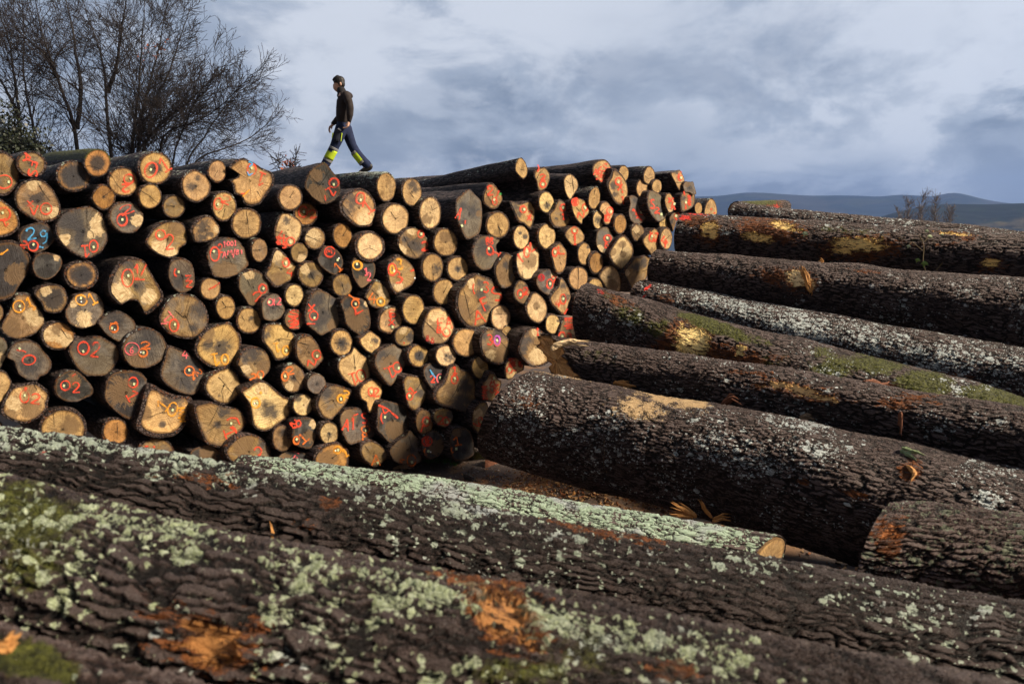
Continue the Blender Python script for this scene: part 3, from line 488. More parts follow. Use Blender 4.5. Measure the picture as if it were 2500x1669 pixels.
T9|P 155,870 220,780 360,760 480,800 580,930 605,1010 580,1120 440,1180 280,1225 200,1110 165,980|G.0|b:270,880,90 d:420,880,120 d:500,1080,80 p:200,820,30 rA:230,975,45,75,10 r1:320,950,22,75 rS:460,890,42,65,-10 r/:350,845,35,14 oO:475,1030,55,46 o1:470,1120,60,30,90 t:480,1045|0|dark log with red A1S and orange ring
T9|E 1940,245,108,155,-5|L.05|p:1940,150,40|0|small pale oval log below the red 3 and purple ring
T9|E 1228,940,115,170,-3|M.1|rO:1250,930,45,62 r/:1200,1010,18,55 t:1262,928|0|oval tan log with red looped ring below the tan kite shaped log
T9|P 1335,880 1360,800 1460,755 1560,790 1600,860 1570,950 1500,1010 1420,990 1360,940|M.1|p:1450,830,50 d:1560,840,50 r2:1430,910,42,55 rO:1500,925,40,52 t:1520,940|0|small knobbly tan log with rust red 20
T9|P 1830,920 1850,790 1930,690 2020,680 2060,790 2085,900 2070,960 2010,1000 1980,1070 1910,1080 1840,1000|M.1|p:1920,830,60 r~:1850,950,1890,980,1930,990,1980,960 rO:1940,920,28,50 t:1958,937|0|tan log with flared foot and red smear near the pile's end
T9|P 1965,560 1970,450 2020,390 2060,310 2120,310 2160,380 2215,430 2190,540 2150,620 2120,680 2010,665 1960,630|M.0|p:2080,450,60 rA:2095,420,40,60 r#:1995,560,45,80 r#:2150,540,35,85 rO:2090,520,30,45 t:2112,378|0|frayed tan log with heavy red strokes below the small pale oval
T9|P 790,1290 880,1180 1000,1100 1040,1040 1110,1100 1180,1190 1200,1320 1190,1440 1060,1480 900,1470 810,1380|G.1|b:930,1320,110 p:1120,1200,60 d:1060,1300,60 oO:1062,1425,55,72 o*:930,1432,30 o-:950,1415,30,8 t:1068,1447 k:1030,1110,1060,1230,1040,1330|0|two faced grey brown log with orange ring at the ground
T9|P 1195,1200 1220,1110 1300,1050 1400,1050 1470,1160 1480,1270 1420,1370 1310,1410 1220,1350|D.2|b:1380,1250,90 rO:1262,1180,62,60 r#:1262,1180,38,38 oC:1275,1305,50,48 t:1277,1307 w:1305,1318|0|dark round log with a scribbled red disc
T9|P 1550,1150 1590,1030 1700,1010 1790,1030 1840,1110 1870,1280 1860,1360 1760,1420 1620,1430 1560,1310|D.0|b:1640,1080,50 o1:1645,1175,60,55,-10 oC:1610,1288,42,42 t:1632,1275|0|blue black log with orange 1 beside the grass tuft
T9|P 1960,1210 1990,1090 2050,1020 2110,1080 2160,1200 2180,1280 2120,1330 2000,1300|M.1|d:2060,1280,60 rO:2082,1135,35,48 r2:2100,1205,45,35,-40 t:2078,1137|0|last low log of the pile with red Q
T9|P 410,1290 440,1210 540,1170 660,1220 750,1310 770,1370 720,1440 600,1510 500,1450 440,1390|M.0|p:580,1330,110 p:660,1400,60 d:590,1380,20 oA:610,1420,60,70 t:632,1452 k:470,1240,540,1330|0|bottom log with a cream sunburst and brown rim
U3|P 545,870 580,760 660,690 760,680 850,750 870,850 850,900 730,960 660,1040 570,1040|P.0|b:800,800,40 rO:625,885,48,60 r#:670,770,70,60 r#:800,790,50,50 r~:690,900,740,890 t:617,882|0|small log smothered in red paint beside the moss covered trunks
U3|P 770,560 800,420 870,270 980,190 1080,200 1200,290 1310,380 1360,480 1330,600 1290,740 1180,820 1020,850 930,800 820,680|M.0|d:900,400,110 d:860,550,70 p:1080,650,120 p:1040,280,60 r1:1085,260,25,60 r2:1150,420,50,65 rO:1268,450,55,85 bO:1262,450,46,76 c*:1248,342,20 c*:1210,505,18 c*:1328,505,16 r-:1145,510,50,10 t:1253,435 k:1010,470,1100,490,1160,500 k:1155,520,1155,620|-.1|large grey and tan log with red 2 and blue ringed mark
U3|P 1440,260 1480,120 1540,40 1680,50 1790,100 1790,250 1770,370 1620,400 1500,430 1430,380|M.0|p:1700,250,60 b:1480,200,60 r#:1600,130,90,90 rV:1720,180,60,120 rO:1485,345,55,78 r3:1600,340,50,50 r*:1740,120,26 t:1485,345|.1|tan log drowned in red scribble beside the bare patched trunk
U1|P 720,440 730,330 760,250 830,235 890,310 930,430 910,540 850,590 770,520|L.1|k:800,440,840,430,870,445|.0|pale oval log on the crest with a long bark body running down
U1|P 1030,540 1050,440 1150,390 1220,390 1285,490 1290,600 1230,740 1130,795 1090,730 1070,620|L.0|k:1070,580,1120,480,1200,410 r2:1165,555,48,50 rO:1170,670,50,52 r~:1080,350,1110,400,1080,470 t:1165,672|0|crest log with red 20 and ragged crack
U1|P 1520,680 1520,580 1570,510 1640,500 1740,600 1755,720 1700,820 1620,930 1550,830|P.0|k:1640,505,1662,640,1680,800,1650,880 k:1545,600,1610,660,1650,650|0|pale log split into two leaves by a curved crack
U1|P 1985,450 2000,350 2080,280 2190,265 2270,330 2305,430 2290,570 2230,660 2140,665 2060,590 2000,520|L.2|rA:2040,470,45,50 r6:2110,440,40,60 rS:2190,400,45,65 rO:2250,460,45,55 r2:2070,545,35,45 r5:2140,570,40,50 rT:2215,590,45,60 t:2258,468|0|crest log crowded with red letters
U1|P 1915,920 1930,820 1980,740 2060,700 2110,790 2110,920 2080,1060 1980,1080 1920,1010|L.1|k:2030,750,2010,850|0|golden oval log with white lichen on its bark
U1|P 630,960 690,950 800,990 880,960 980,950 1055,1050 1045,1200 1000,1370 960,1400 870,1320 780,1280 700,1120|L.0|d:720,1040,90 d:780,1150,60 rO:845,1080,50,58 r2:965,1150,35,45 rX:945,1225,40,40 t:863,1083 k:980,1230,1015,1290|0|half grey half tan log with red ring and 2
U1|E 1230,965,132,180,-3|P.2|d:1240,1020,50 k:1220,960,1280,1110|0|cream oval log with a lower crack below the red 20 crest log
U1|P 1280,1160 1350,1080 1400,970 1450,910 1550,980 1620,1130 1630,1250 1560,1370 1380,1380 1300,1280|M.0|p:1370,1040,60 d:1550,1180,70 d:1390,1230,30 rO:1500,1052,45,58 r1:1510,1195,30,50 r~:1560,1170,1600,1190 t:1503,1055|0|tan tapering log with red ring over 1 and small hole
U1|P 1640,1000 1680,910 1780,900 1880,950 1935,1060 1920,1160 1830,1250 1810,1330 1720,1240 1660,1120|L.0|rO:1700,960,55,65 r#:1700,960,35,40 rO:1855,1055,42,64 rN:1790,1175,60,50 t:1862,1055 k:1720,1050,1780,1130|0|tan log with a red scribble disc and red ON
U1|E 2082,1255,92,160,-3|P.3|d:2090,1260,60|0|slim cream log with a blue grey heart
U4|P 420,950 450,850 520,805 580,850 640,950 650,1060 620,1170 540,1205 490,1150 500,1050 460,1000|L.0|rO:590,975,50,62 r2:560,1085,40,50 r#:520,1090,25,50 t:608,987 k:455,985,530,910|0|tan log with a curled lip and red O2 beside the slim cream log
U2|E 820,130,135,205,-3|P.1|d:880,120,40 d:800,60,30|0|pale oval log with a grey stripe below the half grey log
U2|E 1240,115,148,218,-3|P.0||0|plain creamy egg shaped log
U2|P 1530,90 1590,-20 1690,-60 1790,-10 1860,110 1830,200 1680,265 1590,190|L.0|b:1560,120,50 rO:1690,15,50,55 r1:1695,160,30,85 t:1683,25|0|tan log with red ring over a long red drip
U2|P 730,480 760,380 850,330 920,240 1000,210 1080,260 1120,380 1110,620 1040,780 900,830 810,790 760,700|P.0|b:970,520,110 b:1000,300,60 p:960,740,100 p:780,560,50 rO:905,372,46,88 r1:965,270,15,60 r/:1032,330,55,35 r~:755,400,800,480,845,530 t:908,362 k:830,690,840,780|0|large cream log with a tan eye and red O
U2|P 1305,330 1360,270 1450,205 1520,280 1570,380 1550,600 1500,710 1420,730 1370,650 1340,530 1310,430|L.0|rO:1368,372,42,72 r1:1430,330,25,60 r-:1480,400,45,12 t:1368,370 k:1455,540,1480,580|0|tall tan log with red O1 beside the plain egg shaped log
U2|E 1855,400,110,190|L.05|d:1930,285,30|0|narrow pale log with a knot in its corner
U2|P 2040,200 2060,40 2130,-30 2230,-40 2300,50 2340,170 2300,330 2220,395 2120,370 2060,290|G.0|p:2110,320,60 rO:2230,150,56,60 rN:2235,260,55,50 r*:2205,295,20 t:2222,138|0|speckled grey log with red ring and N
U2|E 2050,545,125,190|O.0|d:2130,450,20|.05|plain ochre oval log behind the narrow knotted log
U5|P 580,320 650,180 740,50 830,20 920,110 990,250 960,400 890,540 800,605 700,560 610,430|P.0|b:800,180,50 b:800,340,50 p:720,400,70 p:870,300,60 b:640,300,50|0|big creamy log with a brown tongue shaped centre
U5|P 410,690 480,580 580,510 680,530 760,660 785,820 760,970 640,990 530,900 470,800|P.0|d:575,712,28 b:640,850,90 k:540,710,620,715|.05|cream log with a black hole over a tan half
U5|E 355,900,138,172|L.0|p:340,980,50 k:375,865,430,878,490,893|0|small beige log with one short black cut
U5|P 820,650 860,560 950,460 1000,390 1100,380 1190,345 1280,420 1240,560 1180,760 1000,980 930,880 870,760|M.0|d:1000,560,70 d:1140,480,70 p:870,640,50 b:1050,780,90 k:1120,620,1230,580|.1|shield shaped grey streaked log above the trunk ends
U2|E 1755,800,165,200|L.05|k:1750,620,1755,780,1745,980|0|round tan log halved by a fine upright crack
U2|P 1065,880 1090,760 1180,670 1330,660 1420,760 1440,870 1390,990 1300,1080 1200,1050 1110,970|G.0|d:1260,700,60 d:1200,980,40 p:1350,740,50 qO:1145,790,50,55 q1:1130,790,10,30 q9:1165,790,20,30 rO:1280,890,52,78 r2:1355,820,45,55 t:1285,888|0|grey log with dark red circled 19
U2|P 695,1030 730,900 800,820 900,880 970,1000 1005,1130 950,1190 850,1225 760,1180 710,1110|M.0|d:920,950,50 b:830,1150,60 rO:800,1055,46,72 r2:885,1010,40,60 rX:905,1040,35,30 t:803,1063|0|pear shaped brown log with red O2 beside the huge AFS log
U2|P 1290,1120 1340,1030 1430,930 1460,800 1510,810 1600,960 1640,1120 1600,1230 1530,1410 1400,1310 1310,1200|L.0|d:1500,920,60 d:1550,1120,60 rO:1500,1140,48,82 r4:1415,1215,45,60 r~:1520,1390,1575,1290 t:1503,1133|0|diamond shaped log with red O4
U2|P 900,1260 960,1130 1000,1040 1080,1030 1190,1130 1250,1280 1220,1440 1120,1540 1000,1500 920,1390|P.0|b:1070,1260,50 p:1150,1290,60|0|cream log with pale fan below the pear shaped brown log
U2|E 1805,1225,120,205,-3|L.05|d:1810,1310,40|0|narrow golden log against the bare patched trunk
U3|E 1335,140,122,165|P.05|d:1420,90,25|0|small cream log above the blue ringed log
U4|E 820,360,85,140|L.1||.2|pale log peeping behind the crest log of red letters
U4|P 550,540 620,400 650,290 720,310 800,390 870,510 895,640 880,780 830,870 770,880 690,840 600,700|L.0|d:640,560,70 d:680,700,50 b:720,330,60 rO:728,490,46,64 rX:760,580,45,60 r~:790,640,800,680 r~:795,730,815,860 t:727,498|0|long oval grey and tan log with dripping red mark
U4|P 1140,410 1160,320 1210,240 1280,250 1335,350 1320,470 1220,545 1150,490|L.0|k:1165,400,1220,445,1330,400|0|crest log with a smile shaped crack
U4|E 1125,615,103,175,-5|L.1||0|plain beige oval log below the smile cracked log
U4|E 1365,570,82,120|L.1|k:1400,620,1420,680|.05|smallest beige oval near the crest end
U4|P 1590,360 1640,330 1740,300 1800,400 1820,490 1800,570 1745,640 1690,570 1640,470|L.0|d:1680,330,40 r6:1740,405,40,75 t:1755,430 k:1660,505,1810,510|0|pointed crest log with red 6
U4|P 1790,560 1830,490 1900,500 1960,495 1985,580 2012,690 1960,705 1900,670 1820,660|G.0|d:1890,590,40 b:1860,540,40|0|jagged weathered chunk on the end of the crest
U4|P 1755,820 1770,690 1850,660 1980,680 1985,850 1930,930 1780,985|M.0|d:1790,760,40 r~:1800,650,1815,720 r#:1890,800,35,80 r1:1830,880,20,50 t:1833,833|.1|squarish tan log under the jagged chunk with red streaks
U4|E 2045,930,65,105|L.0||.3|little beige log on the ground of the crest's far end
U4|P 2140,950 2180,830 2250,760 2310,800 2349,920 2340,1040 2150,1060|L.0|r*:2250,942,24 r~:2290,1000,2320,1010|.3|tan gabled log with a red blot at the far end
U4|P 905,970 930,850 910,740 970,715 1060,760 1140,870 1205,1000 1190,1100 1100,1180 1010,1195 930,1110|G.0|p:1000,1080,90 d:1030,800,60 r1:1000,980,40,50,-30 rO:1110,990,34,52 rX:1050,1060,30,40 r~:1080,1080,1120,1140 t:1103,995|0|drop shaped pale grey log with red IO
U4|P 1210,800 1240,650 1320,650 1430,720 1510,860 1530,1010 1490,1110 1390,1150 1300,1060 1230,930|G.0|p:1300,880,80 d:1450,950,80 rS:1285,860,42,75 r2:1360,965,45,45 r*:1400,1020,14 t:1430,1028|0|smooth grey almond shaped log with red S2
U4|P 1490,780 1530,680 1590,690 1650,800 1665,890 1630,980 1560,1005 1510,900|L.0|p:1580,960,40 rX:1590,800,50,45 rA:1625,900,35,55 t:1645,858 k:1550,930,1640,960|0|small tan log with red X near the crest's end
U4|E 762,1185,112,170|O.05||0|plain golden pear shaped log in the upper pile
U4|E 1050,1325,112,145|M.1|p:1020,1280,50 k:970,1300,1050,1400,1100,1430 k:1040,1340,1120,1400|0|brown tan log with two curved cracks
U4|E 1480,1180,82,90|L.0||.2|little pinkish log under the almond shaped log
U5|P 1130,100 1180,30 1240,-20 1320,-90 1380,-60 1395,60 1370,250 1300,360 1220,280 1150,190|L.0|b:1290,290,50 rO:1272,70,40,62 r2:1355,60,35,70 rX:1270,10,30,40 t:1280,40|0|tan shield log with red 82
U5|P 1405,110 1430,-20 1500,-100 1570,-80 1620,30 1615,130 1570,250 1500,270 1430,200|L.1|d:1610,90,20 r4:1480,110,60,70 rT:1500,190,45,40|0|last tan log of its row with red 4 beside the trunks
U4|P 1570,1110 1600,1030 1660,985 1740,1010 1700,1120 1650,1250 1630,1310 1600,1200|M.0|d:1600,1150,40 rO:1695,1060,40,55 t:1672,1052|.15|narrow grey log half hidden by the uppermost trunk
"""
# ---------------------------------------------------------------- the pile: one log per line of LOGS
ROWV = unit(np.array([1, 1, 0]) * ray(3800, 540.6))               # the way the pile's front runs
BACK = np.array([-ROWV[1], ROWV[0], 0.0])                            # into the pile
BATTER = unit(np.array([0, 0, 1.0])*math.cos(R(4)) + BACK*math.sin(R(4)))
PILE_N = unit(np.cross(ROWV, BATTER)); PILE_P = at(835., 720., 11.2)
AXIS0 = ray(-500., 548.)
GLYPH = {
 'O': [[(math.sin(a)*1.0, math.cos(a)) for a in np.linspace(.2, 6.7, 22)]],
 '0': [[(math.sin(a)*.9, math.cos(a)) for a in np.linspace(0, 6.4, 16)]],
 'C': [[(math.sin(a), math.cos(a)) for a in np.linspace(-.7, -2.75, 12)]],
 '1': [[(-.8, .35), (0, 1), (.05, -1)], [(-.7, -1), (.8, -1)]],
 '2': [[(-.9, .5), (-.5, .95), (.3, 1), (.85, .55), (.6, .05), (-.2, -.5), (-.9, -1), (.1, -.95), (1, -.9)]],
 '3': [[(-.8, .8), (0, 1), (.8, .6), (.5, .15), (-.1, .05), (.6, -.1), (.9, -.55), (.2, -1), (-.8, -.75)]],
 '4': [[(.1, 1), (-.9, -.2), (.9, -.25)], [(.45, .4), (.3, -1)]],
 '5': [[(.9, .95), (-.5, 1), (-.7, .15), (.2, .25), (.85, -.3), (.2, -.95), (-.8, -.8)]],
 '6': [[(.6, 1), (-.4, .5), (-.85, -.3), (-.3, -1), (.6, -.8), (.75, -.2), (.1, .1), (-.7, -.3)]],
 '8': [[(.0, .1), (-.7, .5), (0, 1), (.7, .55), (0, .1), (-.85, -.5), (0, -1), (.85, -.5), (0, .1)]],
 '9': [[(.6, .7), (0, 1), (-.8, .6), (-.6, .1), (.2, .0), (.75, .5), (.7, -.2), (.2, -.8), (-.6, -1)]],
 'A': [[(-.9, -1), (0, 1), (.9, -1)], [(-.55, -.25), (.55, -.2)]],
 'B': [[(-.8, -1), (-.8, 1), (.5, .9), (.6, .35), (-.6, .1), (.75, -.2), (.8, -.8), (-.8, -1)]],
 'F': [[(-.6, -1), (-.6, 1), (.8, .95)], [(-.6, .1), (.5, .15)]],
 'M': [[(-1, -1), (-.7, 1), (0, -.2), (.7, 1), (1, -1)]],
 'N': [[(-.9, -1), (-.7, 1), (.6, -.9), (.9, 1)]],
 'P': [[(-.7, -1), (-.7, 1), (.5, .9), (.8, .45), (.3, .05), (-.6, 0)]],
 'S': [[(.8, .8), (.1, 1), (-.75, .65), (-.4, .15), (.5, -.15), (.8, -.6), (.1, -1), (-.85, -.75)]],
 'T': [[(-1, .95), (1, 1)], [(0, 1), (-.05, -1)]],
 'V': [[(-.9, 1), (0, -1), (.9, 1)]],
 'X': [[(-.9, 1), (.9, -1)], [(.8, .9), (-.9, -.9)]],
 'Z': [[(-.9, .9), (.8, 1), (-.8, .0), (.9, .1), (-.7, -.95), (.9, -1)]],
 '/': [[(-.9, -1), (.9, 1)]], '-': [[(-1, 0), (1, .1)]],
 '#': [[(-.9, .9), (.8, 1), (-.8, .5), (.9, .4), (-.7, .0), (.8, -.2), (-.9, -.5), (.7, -.6), (-.6, -1), (.9, -.95)]],
}
def smooth_closed(pts, n):
    """closed Catmull-Rom curve, n points evenly spread along it"""
    pts = np.asarray(pts, float); m = len(pts); out = []
    for i in range(m):
        p0, p1, p2, p3 = pts[i-1], pts[i], pts[(i+1) % m], pts[(i+2) % m]
        for u in np.linspace(0, 1, 12, endpoint=False):
            out.append(.5*((2*p1) + (p2-p0)*u*.8 + (2*p0*.8+ (-5+1.4)*p1+ (4-.6)*p2 - p3*.8 - .0)*0 + 0*u) if False else
                       (1-u)**2*(1+2*u)*p1 + u*u*(3-2*u)*p2 + u*(1-u)**2*(p2-p0)*.42 + u*u*(u-1)*(p3-p1)*.42)
    out = np.array(out); seg = np.linalg.norm(np.roll(out, -1, 0) - out, axis=1); cum = np.concatenate([[0], np.cumsum(seg)])
    s = np.linspace(0, cum[-1], n, endpoint=False); closed = np.vstack([out, out[:1]])
    return np.stack([np.interp(s, cum, closed[:, k]) for k in (0, 1)], 1)
def dense(pl, step):
    pl = np.asarray(pl, float); out = [pl[0]]
    for a, b in zip(pl[:-1], pl[1:]):
        n = max(1, int(np.linalg.norm(b-a)/step)); out += [a + (b-a)*k/n for k in range(1, n+1)]
    return np.array(out)
def soften(pl, it=2):
    for _ in range(it):
        q = pl.copy(); q[1:-1] = .25*pl[:-2] + .5*pl[1:-1] + .25*pl[2:]; pl = q
    return pl
def ribbon(pl, w, plane, frame, off, taper=.0, rngs=None):
    """a flat stroke lying on the cut face: local verts, quads, across-coordinate"""
    P, n = plane; c, M = frame
    pl = np.asarray(pl, float)
    d = np.gradient(pl, axis=0); d /= np.maximum(np.linalg.norm(d, axis=1), 1e-6)[:, None]
    nr = np.stack([-d[:, 1], d[:, 0]], 1); k = len(pl); ww = np.full(k, w/2.)
    if taper: ww = ww*(1 - taper*np.linspace(0, 1, k))
    if rngs is not None: ww = ww*(1 + .25*np.sin(np.linspace(0, 9, k) + rngs))
    V = []; sv = []
    for s in (-1, 0, 1):
        q = pl + nr*(ww*s)[:, None]
        o = (off + np.arange(k)*2e-5)[:, None]
        V.append((on_plane(q[:, 0], q[:, 1], P, n) - n*o - c) @ M); sv.append(np.full(k, float(s)))
    V = np.concatenate(V); sv = np.concatenate(sv); Q = []
    for r_ in (0, 1):
        a = r_*k + np.arange(k-1); Q.append(np.stack([a, a+1, a+1+k, a+k], 1))
    return V, np.concatenate(Q), sv
WOOD = {'L': (.53,.365,.175), 'P': (.68,.52,.285), 'O': (.44,.245,.085), 'M': (.31,.215,.108), 'G': (.170,.148,.122), 'D': (.047,.046,.049)}
RING = {'L': .085, 'P': .075, 'O': .11, 'M': .075, 'G': .045, 'D': .045}
BODY_S = np.array([0, .012, .04, .09, .15, .23, .33, .45, .6, .8, 1.0, 1.25, 1.5, 1.8, 2.1, 2.5, 2.9, 3.4, 3.9, 4.4, 4.9])
LICH_A, LICH_B = (.47,.52,.45), (.33,.40,.29)
PILE_OVERRIDE = {}      # label fragment -> dict(vp=, lich=, moss=)
PILE_OVERRIDE['bright green mossy bark'] = dict(vp=(-700, 440), moss=1.9, len=2.0)
PILE_OVERRIDE['marked red 01 in top row'] = dict(lich=.75)
PILE_OVERRIDE['lichened log the man walks on'] = dict(vp=(-500, 470), lich=1.25, moss=.35, len=4)
PILE_OVERRIDE['long bark body running down'] = dict(vp=(-150, 700), lich=.35, len=5.5)
PILE_OVERRIDE['crowded with red letters'] = dict(vp=(-300, 640), moss=.35)
PILE_OVERRIDE['white lichen on its bark'] = dict(lich=.95)
PILE_OVERRIDE['blue grey heart'] = dict(lich=.7)
PILE_OVERRIDE['dark domed log'] = dict(vp=(-100, 560), moss=.3)
PILE_OVERRIDE['grey blotches beside'] = dict(lich=.3)
PILE_OVERRIDE['huge tan log with blue'] = dict(len=3)
PILE_OVERRIDE['grey smudge and pointed'] = dict(lich=.5)
PILE_OVERRIDE['large black heart below'] = dict(lich=.5)
PILE_OVERRIDE['red 6'] = dict(vp=(-200, 600)); PILE_OVERRIDE['smile shaped'] = dict(vp=(-300, 600))
PILE_OVERRIDE['jagged weathered'] = dict(len=.9)
PILE_OVERRIDE['gabled log'] = dict(vp=(-100, 640), len=2); PILE_OVERRIDE['crest\'s far end'] = dict(vp=(-100, 640), len=2)

def build_log(line, num):
    tile, shape, wood, marks, dz, label = [q.strip() for q in line.split('|')]
    ox, oy, sc = TILES[tile]; rg = random.Random(num*77 + 5); nr = np.random.RandomState(num*13 + 7)
    style, heart = wood[0], float(wood[1:]); dz = float(dz)
    ov = {}
    for k, v in PILE_OVERRIDE.items():
        if k in label: ov = v
    N = 72
    if shape[0] == 'E':
        a = [float(q) for q in shape[2:].split(',')]; th = R(a[4]) if len(a) > 4 else 0
        tt = np.linspace(0, 2*math.pi, N, endpoint=False)
        wob = 1 + sum(rg.uniform(-1, 1)*.030/(k-1)**.7*np.cos(k*tt + rg.uniform(0, 6.28)) for k in (2, 3, 4, 5, 6))
        x = np.cos(tt)*a[2]*wob; y = np.sin(tt)*a[3]*wob
        T = np.stack([a[0] + x*math.cos(th) - y*math.sin(th), a[1] + x*math.sin(th) + y*math.cos(th)], 1)
    else:
        T = smooth_closed([[float(w) for w in q.split(',')] for q in shape[2:].split()], N)
    O2 = T/sc + np.array([ox, oy]); c2 = O2.mean(0)
    if np.sum((O2 - c2)[:, 0]*np.roll(O2 - c2, -1, 0)[:, 1] - (O2 - c2)[:, 1]*np.roll(O2 - c2, -1, 0)[:, 0]) > 0: O2 = O2[::-1]   # same turn for all
    # where the cut stands, and how the log runs
    c = on_plane(c2[0:1], c2[1:2], PILE_P, PILE_N)[0]
    dd = unit(c - CAM); c = c + dd*(dz + rg.uniform(-.03, .05))
    vp = ov.get('vp', (-500 + rg.uniform(-160, 160), 548 + rg.uniform(-30, 30)))
    ax = unit(ray(float(vp[0]), float(vp[1])))
    tn = unit(np.cross(ax, [0, 0, 1])); tu = np.cross(tn, ax)
    n = unit(ax + tn*math.tan(R(rg.uniform(-7, 7))) + tu*math.tan(R(rg.uniform(-6, 6))))
    e1 = unit(np.cross([0, 0, 1.0], ax)); e2 = np.cross(ax, e1); M = np.stack([ax, e1, e2], 1)
    mw = Matrix([list(M[i]) + [c[i]] for i in range(3)] + [[0, 0, 0, 1]])
    O3 = on_plane(O2[:, 0], O2[:, 1], c, n); OL = (O3 - c) @ M            # outline in log space
    rad = np.linalg.norm(OL, axis=1).mean()
    # ---- bark body
    bt = RING[style]*rg.uniform(.8, 1.3)
    if 'thick' in label or 'dark bark' in label: bt = .17
    bt = min(bt, .035/rad + .03) if style in 'GD' else bt
    L = ov.get('len', rg.uniform(4.2, 4.9)); s = BODY_S[BODY_S < L]; s = np.append(s, L)
    rough = 1 + nr.uniform(-1, 1, N)*.018
    V = [OL*(1 - bt), OL*(1 - bt*.25)*rough[:, None]]
    th = np.arange(N)/N*2*math.pi; ph = nr.uniform(0, 6.28, 6)
    cyl = np.stack([np.zeros(N), np.cos(th + 0)*0, th*0], 1)
    # the body forgets the ragged outline a little with depth
    ang = np.arctan2(OL[:, 2], OL[:, 1]); circ = np.stack([OL[:, 0], np.cos(ang)*rad, np.sin(ang)*rad], 1)
    for i, ss in enumerate(s):
        k = min(1, ss/2.5)*.5; base = OL*(1 - k) + circ*k
        sw = 1 + .03*min(1, ss*4) + .035*np.sin(ss*2.1 + ph[0] + np.cos(th + ph[1])) + .02*np.sin(ss*5.3 + ph[2] + 2*th)
        sw = sw*(1 + nr.uniform(-1, 1, N)*(.012 if i else .018))
        if i == 0: sw = rough*1.0
        q = base*sw[:, None]; q = q + np.array([ss, 0, 0]); V.append(q)
    nring = len(V); V = np.concatenate(V); Qd = grid_quads(nring, N)
    V = np.vstack([V, [[L, 0, 0]]]); last = (nring-1)*N + np.arange(N)
    Tr = np.stack([last, np.roll(last, -1), np.full(N, len(V)-1)], 1)
    me = mesh('log_body', V, Qd, Tr); fattr(me, 'lc', V, 'FLOAT_VECTOR')
    W = V @ M.T + c; up = np.clip((W[:, 2] - (c[2] + V[:, 0]*ax[2]))/max(rad, .1), 0, 1)
    ma = np.zeros((len(V), 4)); ma[:, 0] = ov.get('lich', rg.choice([0, 0, .25, .4]))*up**.8; ma[:, 1] = ov.get('moss', 0)*up
    fattr(me, 'ma', ma, 'FLOAT_COLOR')
    mb = np.zeros((len(V), 4)); mb[:, 1] = np.where(V[:, 0] < .05, .30, 0); fattr(me, 'mb', mb, 'FLOAT_COLOR')
    root = link('stacked_log', me, BARK_PILE, matrix=mw); tag(root, label, 'log', 'cut logs stacked in the pile')
    root['tone'] = 1.0; root['barec'] = (.45, .28, .11); root['lich_a'] = LICH_A; root['lich_b'] = LICH_B
    # ---- the sawn face
    K = 16; q2 = 1 - bt*.97; Vf = [np.zeros((1, 3))]; P2 = [c2[None]]; fc = [np.zeros((1, 3))]
    for k in range(1, K+1):
        t = k/K; Vf.append(OL*q2*t); P2.append(c2 + (O2 - c2)*q2*t); fc.append(np.stack([np.cos(ang)*t*1., np.sin(ang)*t, np.full(N, t)], 1))
    nl = n @ M; Vf = np.concatenate(Vf) - nl*.006; P2 = (np.concatenate(P2) - np.array([ox, oy]))*sc; fc = np.concatenate(fc)
    wav = nr.uniform(-1, 1, 4); Vf = Vf - nl*(.008*np.sin(fc[:, 0]*3 + wav[0]*6) * fc[:, 2])[:, None]*.45
    Q = grid_quads(K, N) + 1; j = np.arange(N); Tf = np.stack([np.zeros(N, int), 1 + j, 1 + (j+1) % N], 1)
    st = np.zeros(len(Vf)); br = np.zeros(len(Vf)); strokes = {}; tags = []; pins = []; cracks = []
    for tok in marks.split():
        if not ':' in tok: continue
        key, val = tok.split(':'); a = [float(q) for q in val.split(',')]
        if key in 'dpb':
            dq = np.hypot(P2[:, 0] - a[0], P2[:, 1] - a[1])/a[2]; f = np.clip(1.02 - .60*dq, 0, 1) if key == 'd' else np.clip(1.25 - .75*dq, 0, 1)
            if key == 'd': st = np.maximum(st, f)
            elif key == 'p': st = np.where(f > 0, np.minimum(st - f, 1), st)
            else: br = np.maximum(br, f)
        elif key == 't': tags.append(a)
        elif key == 'w': pins.append(a)
        elif key == 'k': cracks.append(np.array(a).reshape(-1, 2))
        elif key[1] == '~': strokes.setdefault(key[0], []).append(('line', np.array(a).reshape(-1, 2)))
        elif key[1] == '*': strokes.setdefault(key[0], []).append(('blob', a))
        else:
            rot = R(a[4]) if len(a) > 4 else 0
            for g in GLYPH[key[1]]:
                g = np.array(g); x, y = g[:, 0]*a[2], -g[:, 1]*a[3]
                strokes.setdefault(key[0], []).append(('line', np.stack([a[0] + x*math.cos(rot) - y*math.sin(rot), a[1] + x*math.sin(rot) + y*math.cos(rot)], 1)))
    if style in 'LPOM' and not cracks and rg.random() < .25:
        a0 = rg.uniform(0, 6.28); r0 = math.sqrt(abs(np.sum((T - T.mean(0))[:, 0]*np.roll(T - T.mean(0), -1, 0)[:, 1] - (T - T.mean(0))[:, 1]*np.roll(T - T.mean(0), -1, 0)[:, 0]))/6.28)
        m0 = T.mean(0); cracks.append(np.array([m0 + np.array([math.cos(a0), math.sin(a0)])*r0*u + nr.uniform(-1, 1, 2)*r0*.04 for u in (.02, .25, .5, .7)]))
    frame = (c, M); plane = (c, n)
    def to_px(pl): return np.asarray(pl)/sc + np.array([ox, oy])
    VV, QQ, TT, FF = [Vf], [Q], [Tf], [fc]; nv = len(Vf); ncr = 0
